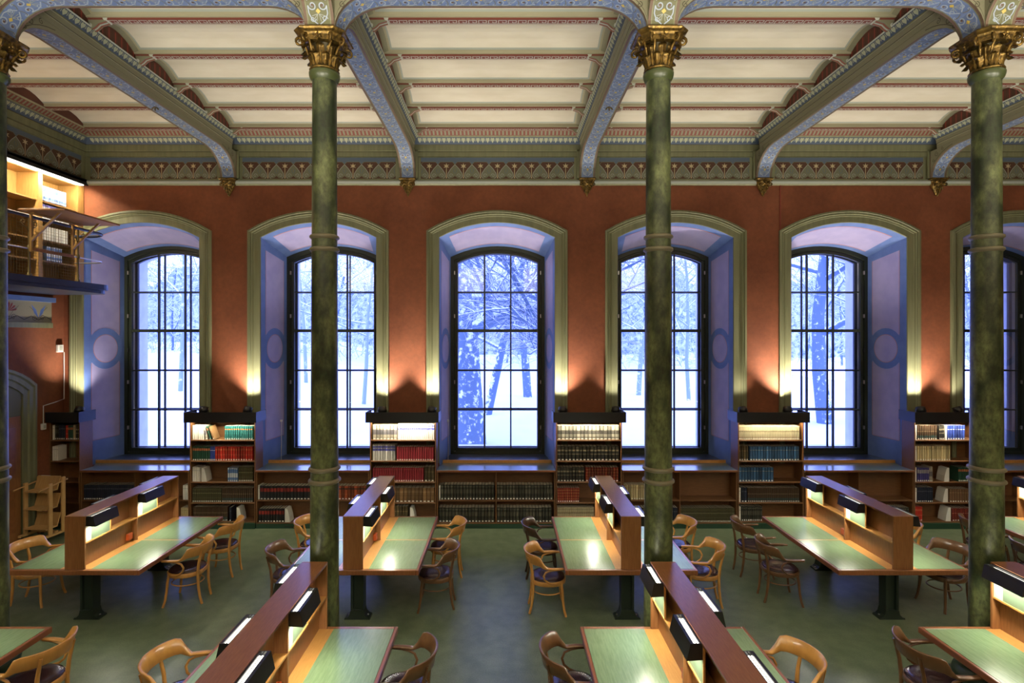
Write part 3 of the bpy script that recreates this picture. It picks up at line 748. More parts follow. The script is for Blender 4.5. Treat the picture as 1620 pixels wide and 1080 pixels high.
# ---- the gallery with its bookcase, rail and reading board
ZG = 4.64
g = empty('gallery', (XL, 0, ZG)); tag(g, 'blue-black gallery slab with rounded end carrying an iron mesh railing', 'gallery', kind='thing')
XO = -7.62
m = MB(); pts = [(XU - XL - .43, -2.4), (XO - XL, -2.4), (XO - XL, 10.35)]
for i in range(9):
    a = PI / 2 * i / 8; pts.append((XO - XL - .40 + .40 * math.cos(a), 10.35 + .35 * math.sin(a)))
pts += [(0, 10.70)]
m.prism(pts, 2, -.0, .10, bluesl); m.prism([(x * .97, y - .03) for x, y in pts], 2, -.07, .0, bluesl); m.build('slab', g)
posts = [9.78 - 1.01 * k for k in range(0, 7)]
px_ = XO - XL - .05
def post_mesh():
    m = MB()
    m.lathe([(.035, .10), (.035, .13), (.018, .15), (.022, .22), (.014, .25), (.014, .50), (.03, .53), (.03, .57), (.014, .60), (.014, .70), (.02, .73), (.014, .76), (.014, .95), (.02, 1.0), (.012, 1.04)], ironrail, (0, 0), 10)
    for s in (-1, 1):
        m.tube([(0, s * .01 + s * x, .93 + z) for x, z in [(0, -.12), (.04, -.06), (.10, -.03), (.14, .0), (.13, .05), (.09, .06), (.07, .03), (.09, .005)]], .008, ironrail, 6)
    return m
pm = post_mesh().mesh('post')
for y in posts:
    o = bpy.data.objects.new('rail_post', pm); COL.objects.link(o); o.parent = g; o.location = (px_, y, 0)
def rail_line(z, r, mt, name, y0=-2.4):
    m = MB(); pts = [(px_, y0, z), (px_, 10.25, z)]
    for i in range(1, 9):
        a = PI / 2 * i / 8; pts.append((px_ - .40 + .40 * math.cos(a), 10.25 + .34 * math.sin(a), z))
    pts.append((.54, 10.59, z)); m.tube(pts, r, mt, 8); return m.build(name, g)
rail_line(1.06, .028, bluesl, 'top_rail'); rail_line(.54, .012, chrome, 'middle_rail')
m = MB(); y = -2.4
ya, yb, za, zb = 4.5, 9.78, .13, 1.02
k = 0
while ya + k * .05 < yb: m.box(px_ - .002, px_ + .002, ya + k * .05 - .002, ya + k * .05 + .002, za, zb, ironrail); k += 1
for k in range(18): m.box(px_ - .002, px_ + .002, ya, yb, za + k * .05 - .002, za + k * .05 + .002, ironrail)
m.build('wire_mesh', g)
rb = empty('reading_board', (XO + .035, 9.15, ZG + 1.10)); tag(rb, 'wooden reading board bracketed out from the gallery railing', 'reading board')
m = MB(); m.bbox(-.05, .68, -.62, .62, 0, .03, woodv, .005); m.box(.05, .1, -.5, .5, -.03, 0, oakg); m.build('board', rb)
for y in (-.42, .42):
    m = MB(); m.box(-.03, .0, y - .015, y + .015, -.62, 0.0, oakg)
    m.prism([(0, -.45), (.0, -.40), (.42, 0), (.47, 0)], 1, y - .015, y + .015, oakg); m.build('strut', rb)
m = MB(); m.box(-.03, .01, -.42, .42, -.60, -.55, woodv); m.build('cross_bar', rb)

# gallery bookcase
gbc = empty('gallery_bookcase', (XL, 0, ZG + .1)); tag(gbc, 'oak bookcase lit from above along the wall of the gallery', 'bookcase')
zt = 6.78 - ZG - .1; D = .42
m = MB(); m.box(0, .02, 4.4, YW - .02, 0, zt, oakg); m.build('back_panel', gbc)
divs = [YW - .05 - .98 * k for k in range(0, 7)]
for y in divs:
    m = MB(); m.box(.02, D, y - .06 if y != divs[0] else y - .12, y + .03, 0, zt, oakg); m.build('upright', gbc)
sh = [.02, .40, .78, 1.16, 1.50, zt - .03]
for z in sh:
    for k in range(len(divs) - 1):
        m = MB(); m.box(.02, D - .03, divs[k + 1] + .03, divs[k] - (.12 if k == 0 else .06), z, z + .025, oakg); m.build('shelf', gbc)
m = MB(); m.box(.10, D + .10, 4.4, YW - .03, zt + .06, zt + .12, blackb); m.box(D + .08, D + .10, 4.4, YW - .03, zt + .0, zt + .1, blackb); m.build('light_pelmet', gbc)
m = MB(); m.box(D - .03, D + .075, 4.5, YW - .12, zt - .015, zt + .055, tubem); m.build('tube_lamp', gbc)
for y in (9.9, 8.0, 6.0): lamp('gallery_tube_light', 'AREA', (XL + D + .17, y - .05, 6.73), 75, (1.0, 0.88, 0.62), rot=(0, math.radians(22), 0), size=.05, size_y=1.8)

# ================================================================== COLUMNS
def leaf_mesh(h, w_, curl, lobes=5):
    m = MB(); rows = []; n = 9
    for i in range(n + 1):
        t = i / n
        if t < .72: z = h * t / .72; o = .012 + curl * .35 * (t / .72) ** 2
        else:
            a = (t - .72) / .28 * PI * .95; z = h + .3 * curl * math.sin(a) * 1.2 - (0 if a < PI / 2 else .2 * curl); o = .012 + curl * .35 + curl * .40 * (1 - math.cos(a))
        ww = w_ * (.55 + .55 * math.sin(min(1, t / .55) * PI / 2) - (0 if t < .55 else 1.0 * (t - .55) ** 1.3)) * (1 - .26 * abs(math.sin(t * lobes * PI)))
        rows.append([(x * ww / 2, -o + (abs(x) ** 1.5) * .022 - (.010 if abs(x) < .1 else 0), z) for x in (-1, -.75, -.45, -.2, 0, .2, .45, .75, 1)])
    m.grid(rows, gold, smooth=True); back = [[(x, y + .010, z) for x, y, z in r] for r in rows]; m.grid(back, gold, smooth=True, flip=True)
    return m
leafA = leaf_mesh(.10, .092, .085).mesh('leaf_low'); leafB = leaf_mesh(.175, .098, .105).mesh('leaf_high')
def volute_mesh():
    m = MB(); pts = [(0, -.0, .0), (.008, -.02, .06), (.02, -.05, .10)]
    sp = spiral2(0.045, 0.115, .052, 1.5, PI * .9, -1, 16)
    pts += [(0, -.04 - a, b) for a, b in sp]
    m.tube(pts, [.012, .015, .016] + [.018 - .0007 * i for i in range(len(sp))], gold, 6); return m
volm = volute_mesh().mesh('volute')
def ros_mesh():
    m = MB()
    for k in range(6):
        a = k * PI / 3 + PI / 6; ca, sa = math.cos(a), math.sin(a)
        m.face([(0, -.012, 0), (.02 * ca - .012 * sa, -.018, .02 * sa + .012 * ca), (.045 * ca, -.012, .045 * sa), (.02 * ca + .012 * sa, -.018, .02 * sa - .012 * ca)], gold)
        m.tube([(0, -.01, 0), (.04 * ca, -.016, .04 * sa)], [.009, .004], gold, 5)
    m.lathe([(.003, -.01), (.014, -.004), (.012, .008), (.002, .014)], gold, (0, 0), 8, T=Matrix.Translation((0, -.02, 0)) @ Matrix.Rotation(PI / 2, 4, 'X')); return m
rosm = ros_mesh().mesh('rosette')
def column():
    r = empty('cast_iron_column')
    m = MB()
    m.box(-.30, .30, -.30, .30, 0, .06, cold)
    m.lathe([(.29, .06), (.30, .10), (.29, .15), (.25, .17), (.235, .20), (.25, .23), (.255, .27), (.24, .31), (.20, .33), (.18, .38), (.165, .42), (.157, .5)], cold, (0, 0), 32); m.build('base', r)
    m = MB(); m.lathe([(.155, .5), (.150, 1.2), (.147, 2.16), (.143, 2.45), (.139, 3.4), (.134, 4.65), (.132, 4.9), (.129, 5.8), (.127, 6.57)], colm, (0, 0), 32, cap=False); m.build('shaft', r)
    for z, rr in ((2.22, .146), (2.35, .144), (4.70, .133), (4.835, .132)):
        m = MB(); m.lathe([(rr, -.030), (rr + .008, -.024), (rr + .022, -.012), (rr + .024, 0), (rr + .019, .012), (rr + .008, .018), (rr, .022)], colg, (0, 0), 32, cap=False); o = m.build('collar_ring', r); o.location = (0, 0, z)
    m = MB(); m.lathe([(.127, 6.50), (.150, 6.53), (.160, 6.56), (.162, 6.585), (.150, 6.60), (.13, 6.605)], neckg, (0, 0), 32, cap=False); m.build('neck_ring', r)
    cap = MB()
    cap.lathe([(.127, 6.60), (.150, 6.605), (.158, 6.617), (.150, 6.63), (.122, 6.64), (.122, 6.72), (.13, 6.80), (.15, 6.865), (.17, 6.89)], lambda i, j: gold if i < 3 else goldd, (0, 0), 32)
    cap = cap.build('capital', r)
    m = MB()
    def octa(h, ch): return [(-h + ch, -h), (h - ch, -h), (h, -h + ch), (h, h - ch), (h - ch, h), (-h + ch, h), (-h, h - ch), (-h, -h + ch)]
    levels = [(.20, 6.865, .07), (.205, 6.905, .07), (.215, 6.915, .075), (.225, 6.935, .08), (.255, 6.95, .085), (.265, 6.965, .085), (.258, 6.98, .085)]
    rows = [[(x, y, z) for x, y in octa(h, ch)] for h, z, ch in levels]
    m.grid(rows, gold, smooth=False, closed=True); m.face(rows[-1], gold); m.face(list(reversed(rows[0])), gold); m.build('abacus', cap)
    for k in range(8):
        a = k * PI / 4 + PI / 8
        o = bpy.data.objects.new('acanthus_leaf', leafA); COL.objects.link(o); o.parent = cap; o.rotation_euler = (0, 0, a); o.location = (math.sin(a) * .118, -math.cos(a) * .118, 6.635)
    for k in range(8):
        a = k * PI / 4
        o = bpy.data.objects.new('acanthus_leaf', leafB); COL.objects.link(o); o.parent = cap; o.rotation_euler = (0, 0, a); o.location = (math.sin(a) * .118, -math.cos(a) * .118, 6.64)
        a = (k // 2) * PI / 2 + (PI / 4 - .26 if k % 2 else -PI / 4 + .26)
        o = bpy.data.objects.new('volute', volm); COL.objects.link(o); o.parent = cap; o.rotation_euler = (0, 0, a); o.location = (math.sin(a) * .168, -math.cos(a) * .168, 6.755)
    for k in range(4):
        a = k * PI / 2
        o = bpy.data.objects.new('rosette', rosm); COL.objects.link(o); o.parent = cap; o.rotation_euler = (0, 0, a); o.location = (math.sin(a) * .215, -math.cos(a) * .215, 6.885)
        o.scale = (1.1, 1.1, 1.1)
    return r
col0 = column()
CL = ['mottled green iron column with gilded capital, cut off by the left frame edge', 'mottled green iron column with gilded capital before the second window from left',
      'mottled green iron column with gilded capital before the fourth window from left', 'rightmost mottled green iron column with gilded capital']
for i in range(4):
    c = col0 if i == 0 else copy_tree(col0)
    c.location = (colx(i - 1), YC, 0); tag(c, CL[i], 'column', 'green iron columns', 'thing')

m = MB(); m.tube([(5.565, YW - .012, 2.2), (5.565, YW - .012, 6.80)], .010, redp, 6); tag(m.build('cable'), 'thin red cable running straight up the wall left of the fifth window', 'cable')
for k, y, lb in ((-1, 8.62, 'left of the second window'), (1, 8.62, 'before the fourth window')):
    m = MB(); pts = [(.05 * math.cos(a), 0, -.045 + .04 * math.sin(a)) for a in [PI * i / 8 for i in range(9)]]
    m.tube(pts, .010, ironrail, 6); m.tube([(0, 0, 0), (0, 0, -.06)], .010, ironrail, 6); m.lathe([(.02, -.012), (.024, -.006), (.02, 0)], ironrail, (0, 0), 10)
    o = m.build('ceiling_hook'); o.location = (colx(k), y, 7.396); tag(o, 'small iron hook under the ceiling beam ' + lb, 'hook')
# ================================================================== BOOKCASES ON THE PIERS
PXM = FPX / YB                               # pixels per metre on the bookcase fronts
def bX(px): return (px - 798) / PXM
SHZ = [1.73, 1.32, 0.91, 0.505, 0.135]       # upper faces of the five shelves, from the top one down
CASES = [  # x0 px, x1 px, where
    (78, 126, 'in the corner left of the leftmost window', 'corner'),
    (300, 404, 'between first and second windows', 'first'),
    (585, 690, 'between second and third windows', 'second'),
    (879.5, 984, 'between third and fourth windows', 'third'),
    (1167.5, 1272, 'between fourth and fifth windows', 'fourth'),
    (1446.5, 1551, 'right of the fifth window', 'fifth')]
def bookcase(x0, x1, where, i):
    xa, xb = bX(x0), bX(x1); W_ = xb - xa; D = .34
    r = empty('bookcase', (xa, YB, 0)); tag(r, ('narrow dark' if i == 0 else 'tall oak') + ' wall bookcase with black canopy, ' + where, 'bookcase')
    for x in (0, W_ - .022):
        m = MB(); m.bbox(x, x + .022, 0, D, .08, 2.10, shelfw, .003); m.build('side_panel', r)
    m = MB(); m.box(.022, W_ - .022, D - .015, D, .08, 2.10, shelfw); m.build('back_panel', r)
    for z in SHZ + [2.10]:
        m = MB(); m.bbox(.022, W_ - .022, .004 if z < 2.1 else .05, D - .015, z - .024, z, shelfw, .003); m.build('shelf', r)
    m = MB(); m.box(.0, W_, -.03, D, 0, .11, plinthm); m.build('plinth', r)
    m = MB(); e = .06; f = -.10
    for a in ((-e, W_ + e, f, f + .012), (-e, -e + .012, f + .012, D), (W_ + e - .012, W_ + e, f + .012, D)): m.box(a[0], a[1], a[2], a[3], 2.085, 2.285, blackb)
    m.box(-e + .012, W_ + e - .012, f + .012, D, 2.20, 2.215, blackb); m.build('canopy', r)
    if i:
        m = MB(); m.tube([(.1, -.035, 2.165), (W_ - .1, -.035, 2.165)], .014, tubem, 8); m.build('tube_lamp', r)
        lamp('canopy_light', 'AREA', ((xa + xb) / 2, YB - .045, 2.14), 28 if i == 2 else 20, (1, .90, .66), rot=(math.radians(22), 0, 0), size=W_ - .15, size_y=.05)
    # deep side panel running back into the niche
    m = MB(); m.box(-.0, .02, D, YW - YB + .45, .08, 2.07, shelfw) if False else None
    return r
for i, (a, b, wh, nm) in enumerate(CASES): bookcase(a, b, wh, i)
# terracotta pier fillers stand behind; low counters run in front of the niches
COUNT = [(127.5, 299, 'under the leftmost window'), (405, 584, 'under the second window'), (691, 878.5, 'under the middle window'), (985, 1166.5, 'under the fourth window'),
         (1273, 1445.5, 'under the fifth window'), (1552, 1700, 'under the rightmost window')]
def counter(x0, x1, where):
    xa, xb = bX(x0), bX(x1); W_ = xb - xa; D = .33
    r = empty('low_bookcase', (xa, YB, 0)); tag(r, 'low counter bookcase with polished green top ' + where, 'low bookcase')
    for x in (0, W_ / 2 - .011, W_ - .022):
        m = MB(); m.bbox(x, x + .022, 0, D, .09, 1.105, shelfw, .003); m.build('upright', r)
    m = MB(); m.box(.022, W_ - .022, D - .015, D, .09, 1.105, shelfw); m.build('back_panel', r)
    for z in (.555, .115):
        for k in (0, 1):
            m = MB(); m.bbox(.022 + k * (W_ / 2 - .01), W_ / 2 - .011 + k * (W_ / 2 - .011), .004, D - .015, z - .024, z, shelfw, .003); m.build('shelf', r)
    m = MB(); m.box(0, W_, .0, D, 0, .09, plinthm); m.box(W_ * .25, W_ * .45, -.003, 0, .03, .045, blacks); m.build('plinth', r)
    # top: front part spans between the bookcases, rear part reaches into the niche
    cx = min(WX, key=lambda c: abs(c - (xa + xb) / 2)) - xa
    m = MB()
    poly = [(0, -.012), (W_, -.012), (W_, .34), (min(W_, cx + 1.155), .345), (cx + 1.12, .61), (cx - 1.12, .61), (max(0, cx - 1.155), .345), (0, .34)]
    m.prism(poly, 2, 1.105, 1.140, lineg); m.build('green_top', r)
    m = MB(); m.bbox(0, W_, -.024, -.012, 1.102, 1.142, woodr, .003); m.build('front_lipping', r)
    m = MB(); m.bbox(cx - 1.125, cx + 1.125, .61, .64, 1.12, 1.20, woody, .003); m.build('back_ledge', r)
    return r
for a, b, wh in COUNT: counter(a, b, wh)

# ================================================================== BOOKS
C = lambda r, g, b: (r, g, b)
STY = {  # cover, [(z fraction from, to, colour)], sticker, page top, height, words
 'navy': ((.012, .016, .034), [(.70, .78, (.06, .065, .09))], 1, .29, 'dark navy bound volume'),
 'teal': ((.02, .13, .13), [(.72, .80, (.45, .16, .05)), (.45, .47, (.05, .25, .24))], 1, .27, 'teal volume with orange title band'),
 'green': ((.012, .055, .035), [(.70, .86, (.38, .12, .05))], 1, .28, 'dark green volume with orange title'),
 'blue': ((.03, .06, .30), [(.70, .74, (.5, .5, .6))], 1, .28, 'bright blue volume'),
 'red': ((.42, .022, .014), [(.72, .84, (.50, .12, .05)), (.40, .43, (.5, .2, .1))], 1, .28, 'bright red volume with pale title'),
 'white': ((.72, .70, .66), [(.75, .80, (.5, .5, .5))], 0, .28, 'white-spined volume'),
 'whiteblue': ((.70, .70, .70), [(.62, .76, (.10, .11, .55)), (.80, .93, (.13, .14, .6))], 0, .31, 'white volume with blue label'),
 'olive': ((.055, .05, .022), [(.60, .67, (.16, .15, .08)), (.86, .90, (.13, .12, .06)), (.30, .33, (.1, .1, .05))], 1, .28, 'narrow dark olive volume'),
 'brown': ((.055, .030, .016), [(.55, .62, (.14, .10, .06)), (.15, .30, (.03, .06, .06))], 1, .28, 'narrow dark brown volume'),
 'grey': ((.34, .31, .25), [(.35, .68, (.12, .11, .13)), (.82, .86, (.45, .42, .36)), (.1, .16, (.15, .14, .12))], 1, .29, 'grey-beige volume with dark centre label'),
 'crimson': ((.26, .022, .035), [(.86, .88, (.40, .15, .12))], 1, .27, 'crimson bound volume'),
 'tan': ((.19, .105, .045), [(.2, .22, (.08, .04, .02)), (.45, .47, (.08, .04, .02)), (.66, .78, (.26, .16, .08)), (.9, .92, (.08, .04, .02))], 1, .28, 'old tan leather volume with ribbed spine'),
 'mottled': ((.09, .065, .03), [(.25, .28, (.03, .02, .01)), (.62, .70, (.2, .14, .07)), (.88, .9, (.03, .02, .01))], 1, .29, 'mottled dark brown leather volume'),
 'pale': ((.36, .34, .28), [(.40, .66, (.10, .09, .08)), (.12, .2, (.12, .11, .1)), (.85, .95, (.28, .26, .22))], 1, .28, 'pale grey volume with black labels'),
 'black': ((.018, .017, .016), [(.66, .78, (.22, .19, .12)), (.42, .50, (.14, .12, .08)), (.88, .9, (.2, .17, .1))], 1, .28, 'black volume with gold tooling'),
 'redgold': ((.20, .022, .012), [(.62, .66, (.36, .17, .06)), (.42, .45, (.36, .17, .06)), (.22, .25, (.36, .17, .06)), (.82, .86, (.36, .17, .06))], 1, .28, 'deep red volume with gold bands'),
 'beige': ((.38, .33, .21), [(.55, .66, (.20, .17, .10)), (.15, .19, (.18, .12, .08)), (.84, .88, (.22, .19, .12))], 1, .27, 'narrow beige striped volume'),
 'steel': ((.035, .10, .22), [(.72, .74, (.5, .45, .3)), (.08, .12, (.25, .04, .04))], 1, .28, 'steel blue bound volume'),
 'cream': ((.50, .41, .23), [(.78, .82, (.36, .27, .14))], 1, .29, 'plain cream volume'),
 'purple': ((.05, .045, .20), [(.60, .86, (.30, .28, .30))], 1, .27, 'violet-blue volume with pale title'),
 'grocer': ((.024, .023, .018), [(.42, .70, (.075, .07, .05)), (.84, .92, (.10, .095, .07)), (.14, .2, (.06, .06, .045))], 1, .29, 'charcoal volume with worn grey labels'),
 'blackred': ((.012, .013, .016), [(.58, .84, (.24, .022, .016))], 1, .27, 'black volume with red title panel'),
 'rust': ((.27, .055, .02), [(.74, .84, (.03, .02, .015)), (.4, .42, (.4, .16, .06))], 1, .27, 'rust-orange volume with black title band'),
 'maroon': ((.14, .018, .014), [(.6, .64, (.35, .15, .1))], 1, .25, 'maroon bound volume'),
 'cocoa': ((.16, .085, .045), [(.7, .74, (.3, .2, .1))], 1, .26, 'cocoa brown volume'),
 'bluewhite': ((.10, .19, .42), [(.3, .62, (.55, .58, .62)), (.9, .96, (.5, .5, .5))], 1, .27, 'pale blue volume with white panel'),
}
def colmat(c, r=.5):
    n = 'book_cover_%02x%02x%02x' % tuple(min(255, int((x ** .45) * 255)) for x in c)
    if n in MATS: return MATS[n]
    m = mat(n, c, r); nt = m.node_tree; b = nt.nodes['Principled BSDF']
    oi = nt.nodes.new('ShaderNodeObjectInfo'); hs = nt.nodes.new('ShaderNodeHueSaturation'); hs.inputs['Color'].default_value = (*c, 1)
    mr = nt.nodes.new('ShaderNodeMapRange'); mr.inputs[3].default_value = .5; mr.inputs[4].default_value = 1.45
    nt.links.new(oi.outputs['Random'], mr.inputs[0]); nt.links.new(mr.outputs[0], hs.inputs['Value']); nt.links.new(hs.outputs[0], b.inputs['Base Color'])
    return m
def book_geo(m, sty, w_, h, x=0, y=0, z=0, T=None, d=.21):
    cov, bands, stick, _, _ = STY[sty]; cm_ = colmat(cov)
    zs = [0, h * .02]
    lab = []
    if stick: lab.append((.035, .115, whitel))
    for a, b, c in bands:
        if stick and a < .13: a = .13
        if b > a: lab.append((a, b, colmat(c)))
    lab.sort(key=lambda q: q[0]); rows = [(0, cm_)]
    cur = 0
    for a, b, mt in lab:
        if a < cur: continue
        rows.append((a, mt)); rows.append((b, cm_)); cur = b
    rows.append((1, None))
    X = [0, w_ * .2, w_ * .8, w_]; Y = [min(.012, w_ * .35), 0, 0, min(.012, w_ * .35)]
    def P(p): return tuple(T @ Vector(p)) if T is not None else p
    G = [[P((x + X[k], y + Y[k], z + q[0] * h)) for k in range(4)] for q in rows]
    m.grid(G, lambda i, j: rows[i][1] if (rows[i][1] is not whitel or j == 1) else cm_, smooth=False)
    m.face([P((x, y + .004, z)), P((x, y + d, z)), P((x, y + d, z + h)), P((x, y + .004, z + h))][::-1], cm_)
    m.face([P((x + w_, y + .004, z)), P((x + w_, y + d, z)), P((x + w_, y + d, z + h)), P((x + w_, y + .004, z + h))], cm_)
    t = min(.004, w_ * .15)
    m.face([P((x, y + .004, z + h)), P((x + t, y, z + h)), P((x + t, y + d, z + h)), P((x, y + d, z + h))], cm_)
    m.face([P((x + w_ - t, y, z + h)), P((x + w_, y + .004, z + h)), P((x + w_, y + d, z + h)), P((x + w_ - t, y + d, z + h))], cm_)
    m.face([P((x + t, y, z + h)), P((x + w_ - t, y, z + h)), P((x + w_ - t, y + .012, z + h)), P((x + t, y + .012, z + h))], cm_)
    m.face([P((x + t, y + .012, z + h - .004)), P((x + w_ - t, y + .012, z + h - .004)), P((x + w_ - t, y + d, z + h - .004)), P((x + t, y + d, z + h - .004))], paper)
ORD = ['top', 'second', 'third', 'fourth', 'bottom']
RUNS = []   # (x0px, x1px, n, style, shelf z, label tail, group tail)
def case(ci, sh, items):
    for (a, b, n, st) in items:
        RUNS.append((a, b, n, st, SHZ[sh], '%s shelf, bookcase %s' % (ORD[sh], ['in the left corner', 'left of the second window', 'left of the middle window', 'right of the middle window', 'left of the fifth window', 'right of the fifth window'][ci])))
def low(ci, row, items):
    for (a, b, n, st) in items:
        RUNS.append((a, b, n, st, (.555, .115)[row], '%s shelf of the counter under the %s window' % (('upper', 'lower')[row], ['leftmost', 'second', 'middle', 'fourth', 'fifth'][ci])))
case(0, 0, [(81, 84, 1, 'white'), (85, 91, 2, 'grocer'), (91, 101, 4, 'navy'), (102, 106, 1, 'red'), (106, 114, 3, 'green'), (114, 118, 1, 'cream'), (118, 123, 2, 'black')])
case(0, 1, [(81, 90, 3, 'white')])
case(1, 0, [(303, 322, 6, 'white'), (354, 399, 13, 'teal')])
case(1, 1, [(303, 331, 8, 'green'), (331, 339, 3, 'blue'), (339, 399, 15, 'red')])
case(1, 2, [(303, 315, 4, 'white'), (359, 375, 5, 'bluewhite'), (376, 399, 8, 'olive')])
case(1, 3, [(303, 349, 15, 'olive'), (350, 399, 15, 'brown')])
case(1, 4, [(304, 359, 20, 'brown')])
case(2, 0, [(589, 628, 7, 'grey'), (629, 687, 19, 'whiteblue')])
case(2, 1, [(589, 625, 9, 'whiteblue'), (627, 686, 16, 'crimson')])
case(2, 2, [(589, 670, 22, 'crimson'), (671, 687, 3, 'mottled')])
case(2, 3, [(589, 687, 16, 'tan')])
case(2, 4, [(622, 645, 5, 'mottled')])
case(3, 0, [(882, 980, 16, 'pale')])
case(3, 1, [(882, 980, 17, 'black')])
case(3, 2, [(882, 925, 9, 'black'), (927, 979, 12, 'redgold')])
case(3, 3, [(882, 917, 10, 'redgold')])
case(3, 4, [(882, 940, 18, 'beige')])
case(4, 0, [(1170, 1266, 36, 'beige')])
case(4, 1, [(1170, 1185, 4, 'mottled'), (1187, 1266, 18, 'steel')])
case(4, 2, [(1170, 1225, 12, 'steel')])
case(4, 3, [(1170, 1173, 1, 'white'), (1174, 1183, 2, 'navy'), (1184, 1266, 28, 'brown')])
case(4, 4, [(1170, 1173, 1, 'white'), (1174, 1207, 10, 'grocer')])
case(5, 0, [(1449, 1452, 1, 'white'), (1453, 1484, 9, 'brown'), (1488, 1496, 3, 'black'), (1497, 1500, 1, 'white'), (1501, 1529, 7, 'blue')])
case(5, 1, [(1449, 1452, 1, 'white'), (1453, 1506, 14, 'cream')])
case(5, 2, [(1449, 1452, 1, 'white'), (1453, 1472, 6, 'purple'), (1472, 1477, 2, 'grey'), (1518, 1536, 6, 'green')])
case(5, 3, [(1449, 1452, 1, 'white'), (1453, 1478, 8, 'navy'), (1504, 1536, 8, 'cocoa')])
case(5, 4, [(1449, 1461, 5, 'red'), (1508, 1540, 8, 'maroon')])
low(0, 0, [(131, 209, 24, 'navy'), (216, 243, 8, 'beige'), (288, 297, 3, 'white')])
low(0, 1, [(131, 150, 5, 'beige'), (285, 297, 4, 'cream')])
low(1, 0, [(407, 409.5, 1, 'white'), (410.5, 490, 15, 'blackred'), (499, 580, 16, 'rust')])
low(1, 1, [(408, 449, 9, 'blackred')])
low(2, 0, [(694, 696.5, 1, 'white'), (697, 782, 17, 'grocer'), (786, 875, 18, 'grocer')])
low(2, 1, [(694, 782, 17, 'grocer'), (786, 873, 17, 'grocer')])
low(3, 0, [(987, 1022, 9, 'cream')])
low(3, 1, [(1008, 1058, 12, 'olive'), (1060, 1073, 4, 'navy'), (1077, 1163, 40, 'olive')])
low(4, 1, [(1408, 1440, 9, 'grocer')])
order = sorted(range(len(RUNS)), key=lambda i: -(RUNS[i][1] - RUNS[i][0]) / RUNS[i][2] * STY[RUNS[i][3]][3])
single = set(); tot = 0
for i in order:
    if tot + RUNS[i][2] <= 300: single.add(i); tot += RUNS[i][2]
rest = MB(); BM = {}
rnd = random.Random(5)
for i, (a, b, n, st, z, tail) in enumerate(RUNS):
    xa, xb = bX(a), bX(b); w_ = (xb - xa) / n; h = STY[st][3]
    if z < .2 and a < 1e9 and 'counter' in tail: h *= .98
    for k in range(n):
        hh = h * (1 + rnd.uniform(-.012, .012)); yo = YB + .022 + rnd.uniform(0, .008)
        if i in single:
            key = (st, round(w_, 3))
            if key not in BM:
                mb = MB(); book_geo(mb, st, w_ - .003, h); BM[key] = mb.mesh('book')
            o = bpy.data.objects.new('book', BM[key]); COL.objects.link(o); o.location = (xa + k * w_, yo, z + .0005); o.scale = (1, 1, hh / h)
            tag(o, STY[st][4] + ', ' + tail, 'book', STY[st][4] + ' row, ' + tail)
        else: book_geo(rest, st, w_ - .001, hh, xa + k * w_, yo, z + .0005)
# a few leaning books and the gallery's books join the uncounted rest
for (px, st, z, ang, w_) in ((324, 'grey', SHZ[0], -14, .05), (331, 'green', SHZ[0], -17, .03), (336, 'tan', SHZ[0], -20, .035), (362, 'navy', SHZ[4], 0, .035)):
    T = Matrix.Translation((bX(px), YB + .02, z)) @ Matrix.Rotation(math.radians(ang), 4, 'Y'); book_geo(rest, st, w_, .27, T=T)
tag(rest.build('bound_volumes'), 'rows of thin bound volumes filling the shelves between the broader books', 'books', kind='stuff')
# gallery books
Tg = Matrix.Translation((XU - .03, 0, 0)) @ Matrix.Rotation(PI / 2, 4, 'Z')
GB = [(9.99, 10.55, 14, 'bluewhite', ZG + .1 + 1.525), (10.0, 10.42, 12, 'purple', ZG + .1 + 1.185), (10.44, 10.62, 5, 'white', ZG + .1 + 1.185), (10.02, 10.6, 14, 'white', ZG + .1 + .805), (10.1, 10.45, 9, 'bluewhite', ZG + .1 + .425)]
for gi, (ya, yb, n, st, z) in enumerate(GB):
    w_ = (yb - ya) / n; key = ('g', st, n); mb = MB(); book_geo(mb, st, w_ - .001, .27 if gi != 3 else .25); me = mb.mesh('book')
    for k in range(n):
        if gi == 2 and False: continue
        o = bpy.data.objects.new('book', me); COL.objects.link(o); o.matrix_world = Matrix.Translation((XU - .032, ya + k * w_, z + .001)) @ Matrix.Rotation(PI / 2, 4, 'Z')
        lev = ['top', 'second', 'second', 'third', 'fourth'][gi]
        tag(o, STY[st][4] + ' on the gallery bookcase, %s shelf' % lev, 'book', STY[st][4] + ' row on the gallery %s shelf' % lev)
# white file holders used as bookends
def holder(px, z, flip, label, lean=0):
    m = MB(); s = -1 if flip else 1
    m.prism([(0, 0), (s * .10, 0), (s * .085, .12), (s * .05, .26), (0, .27)], 1, 0, .20, whitel); o = m.build('file_holder'); o.location = (bX(px), YB + .02, z + .001)
    tag(o, label, 'file holder')
holder(318, SHZ[2], 0, 'white file holder at the left of the third shelf, bookcase left of the second window')
holder(373.5, SHZ[4], 0, 'white file holder on the bottom shelf, bookcase left of the second window')
holder(450, .115, 0, 'white file holder beside black and red volumes, lower counter shelf, second window')
holder(1503, SHZ[2], 1, 'white file holder on the third shelf, bookcase right of the fifth window')
holder(1501, SHZ[3], 1, 'white file holder on the fourth shelf, bookcase right of the fifth window')
holder(1505.5, SHZ[4], 1, 'white file holder on the bottom shelf, bookcase right of the fifth window')
holder(648.5, SHZ[4], 0, 'white file holder on the bottom shelf, bookcase left of the middle window')

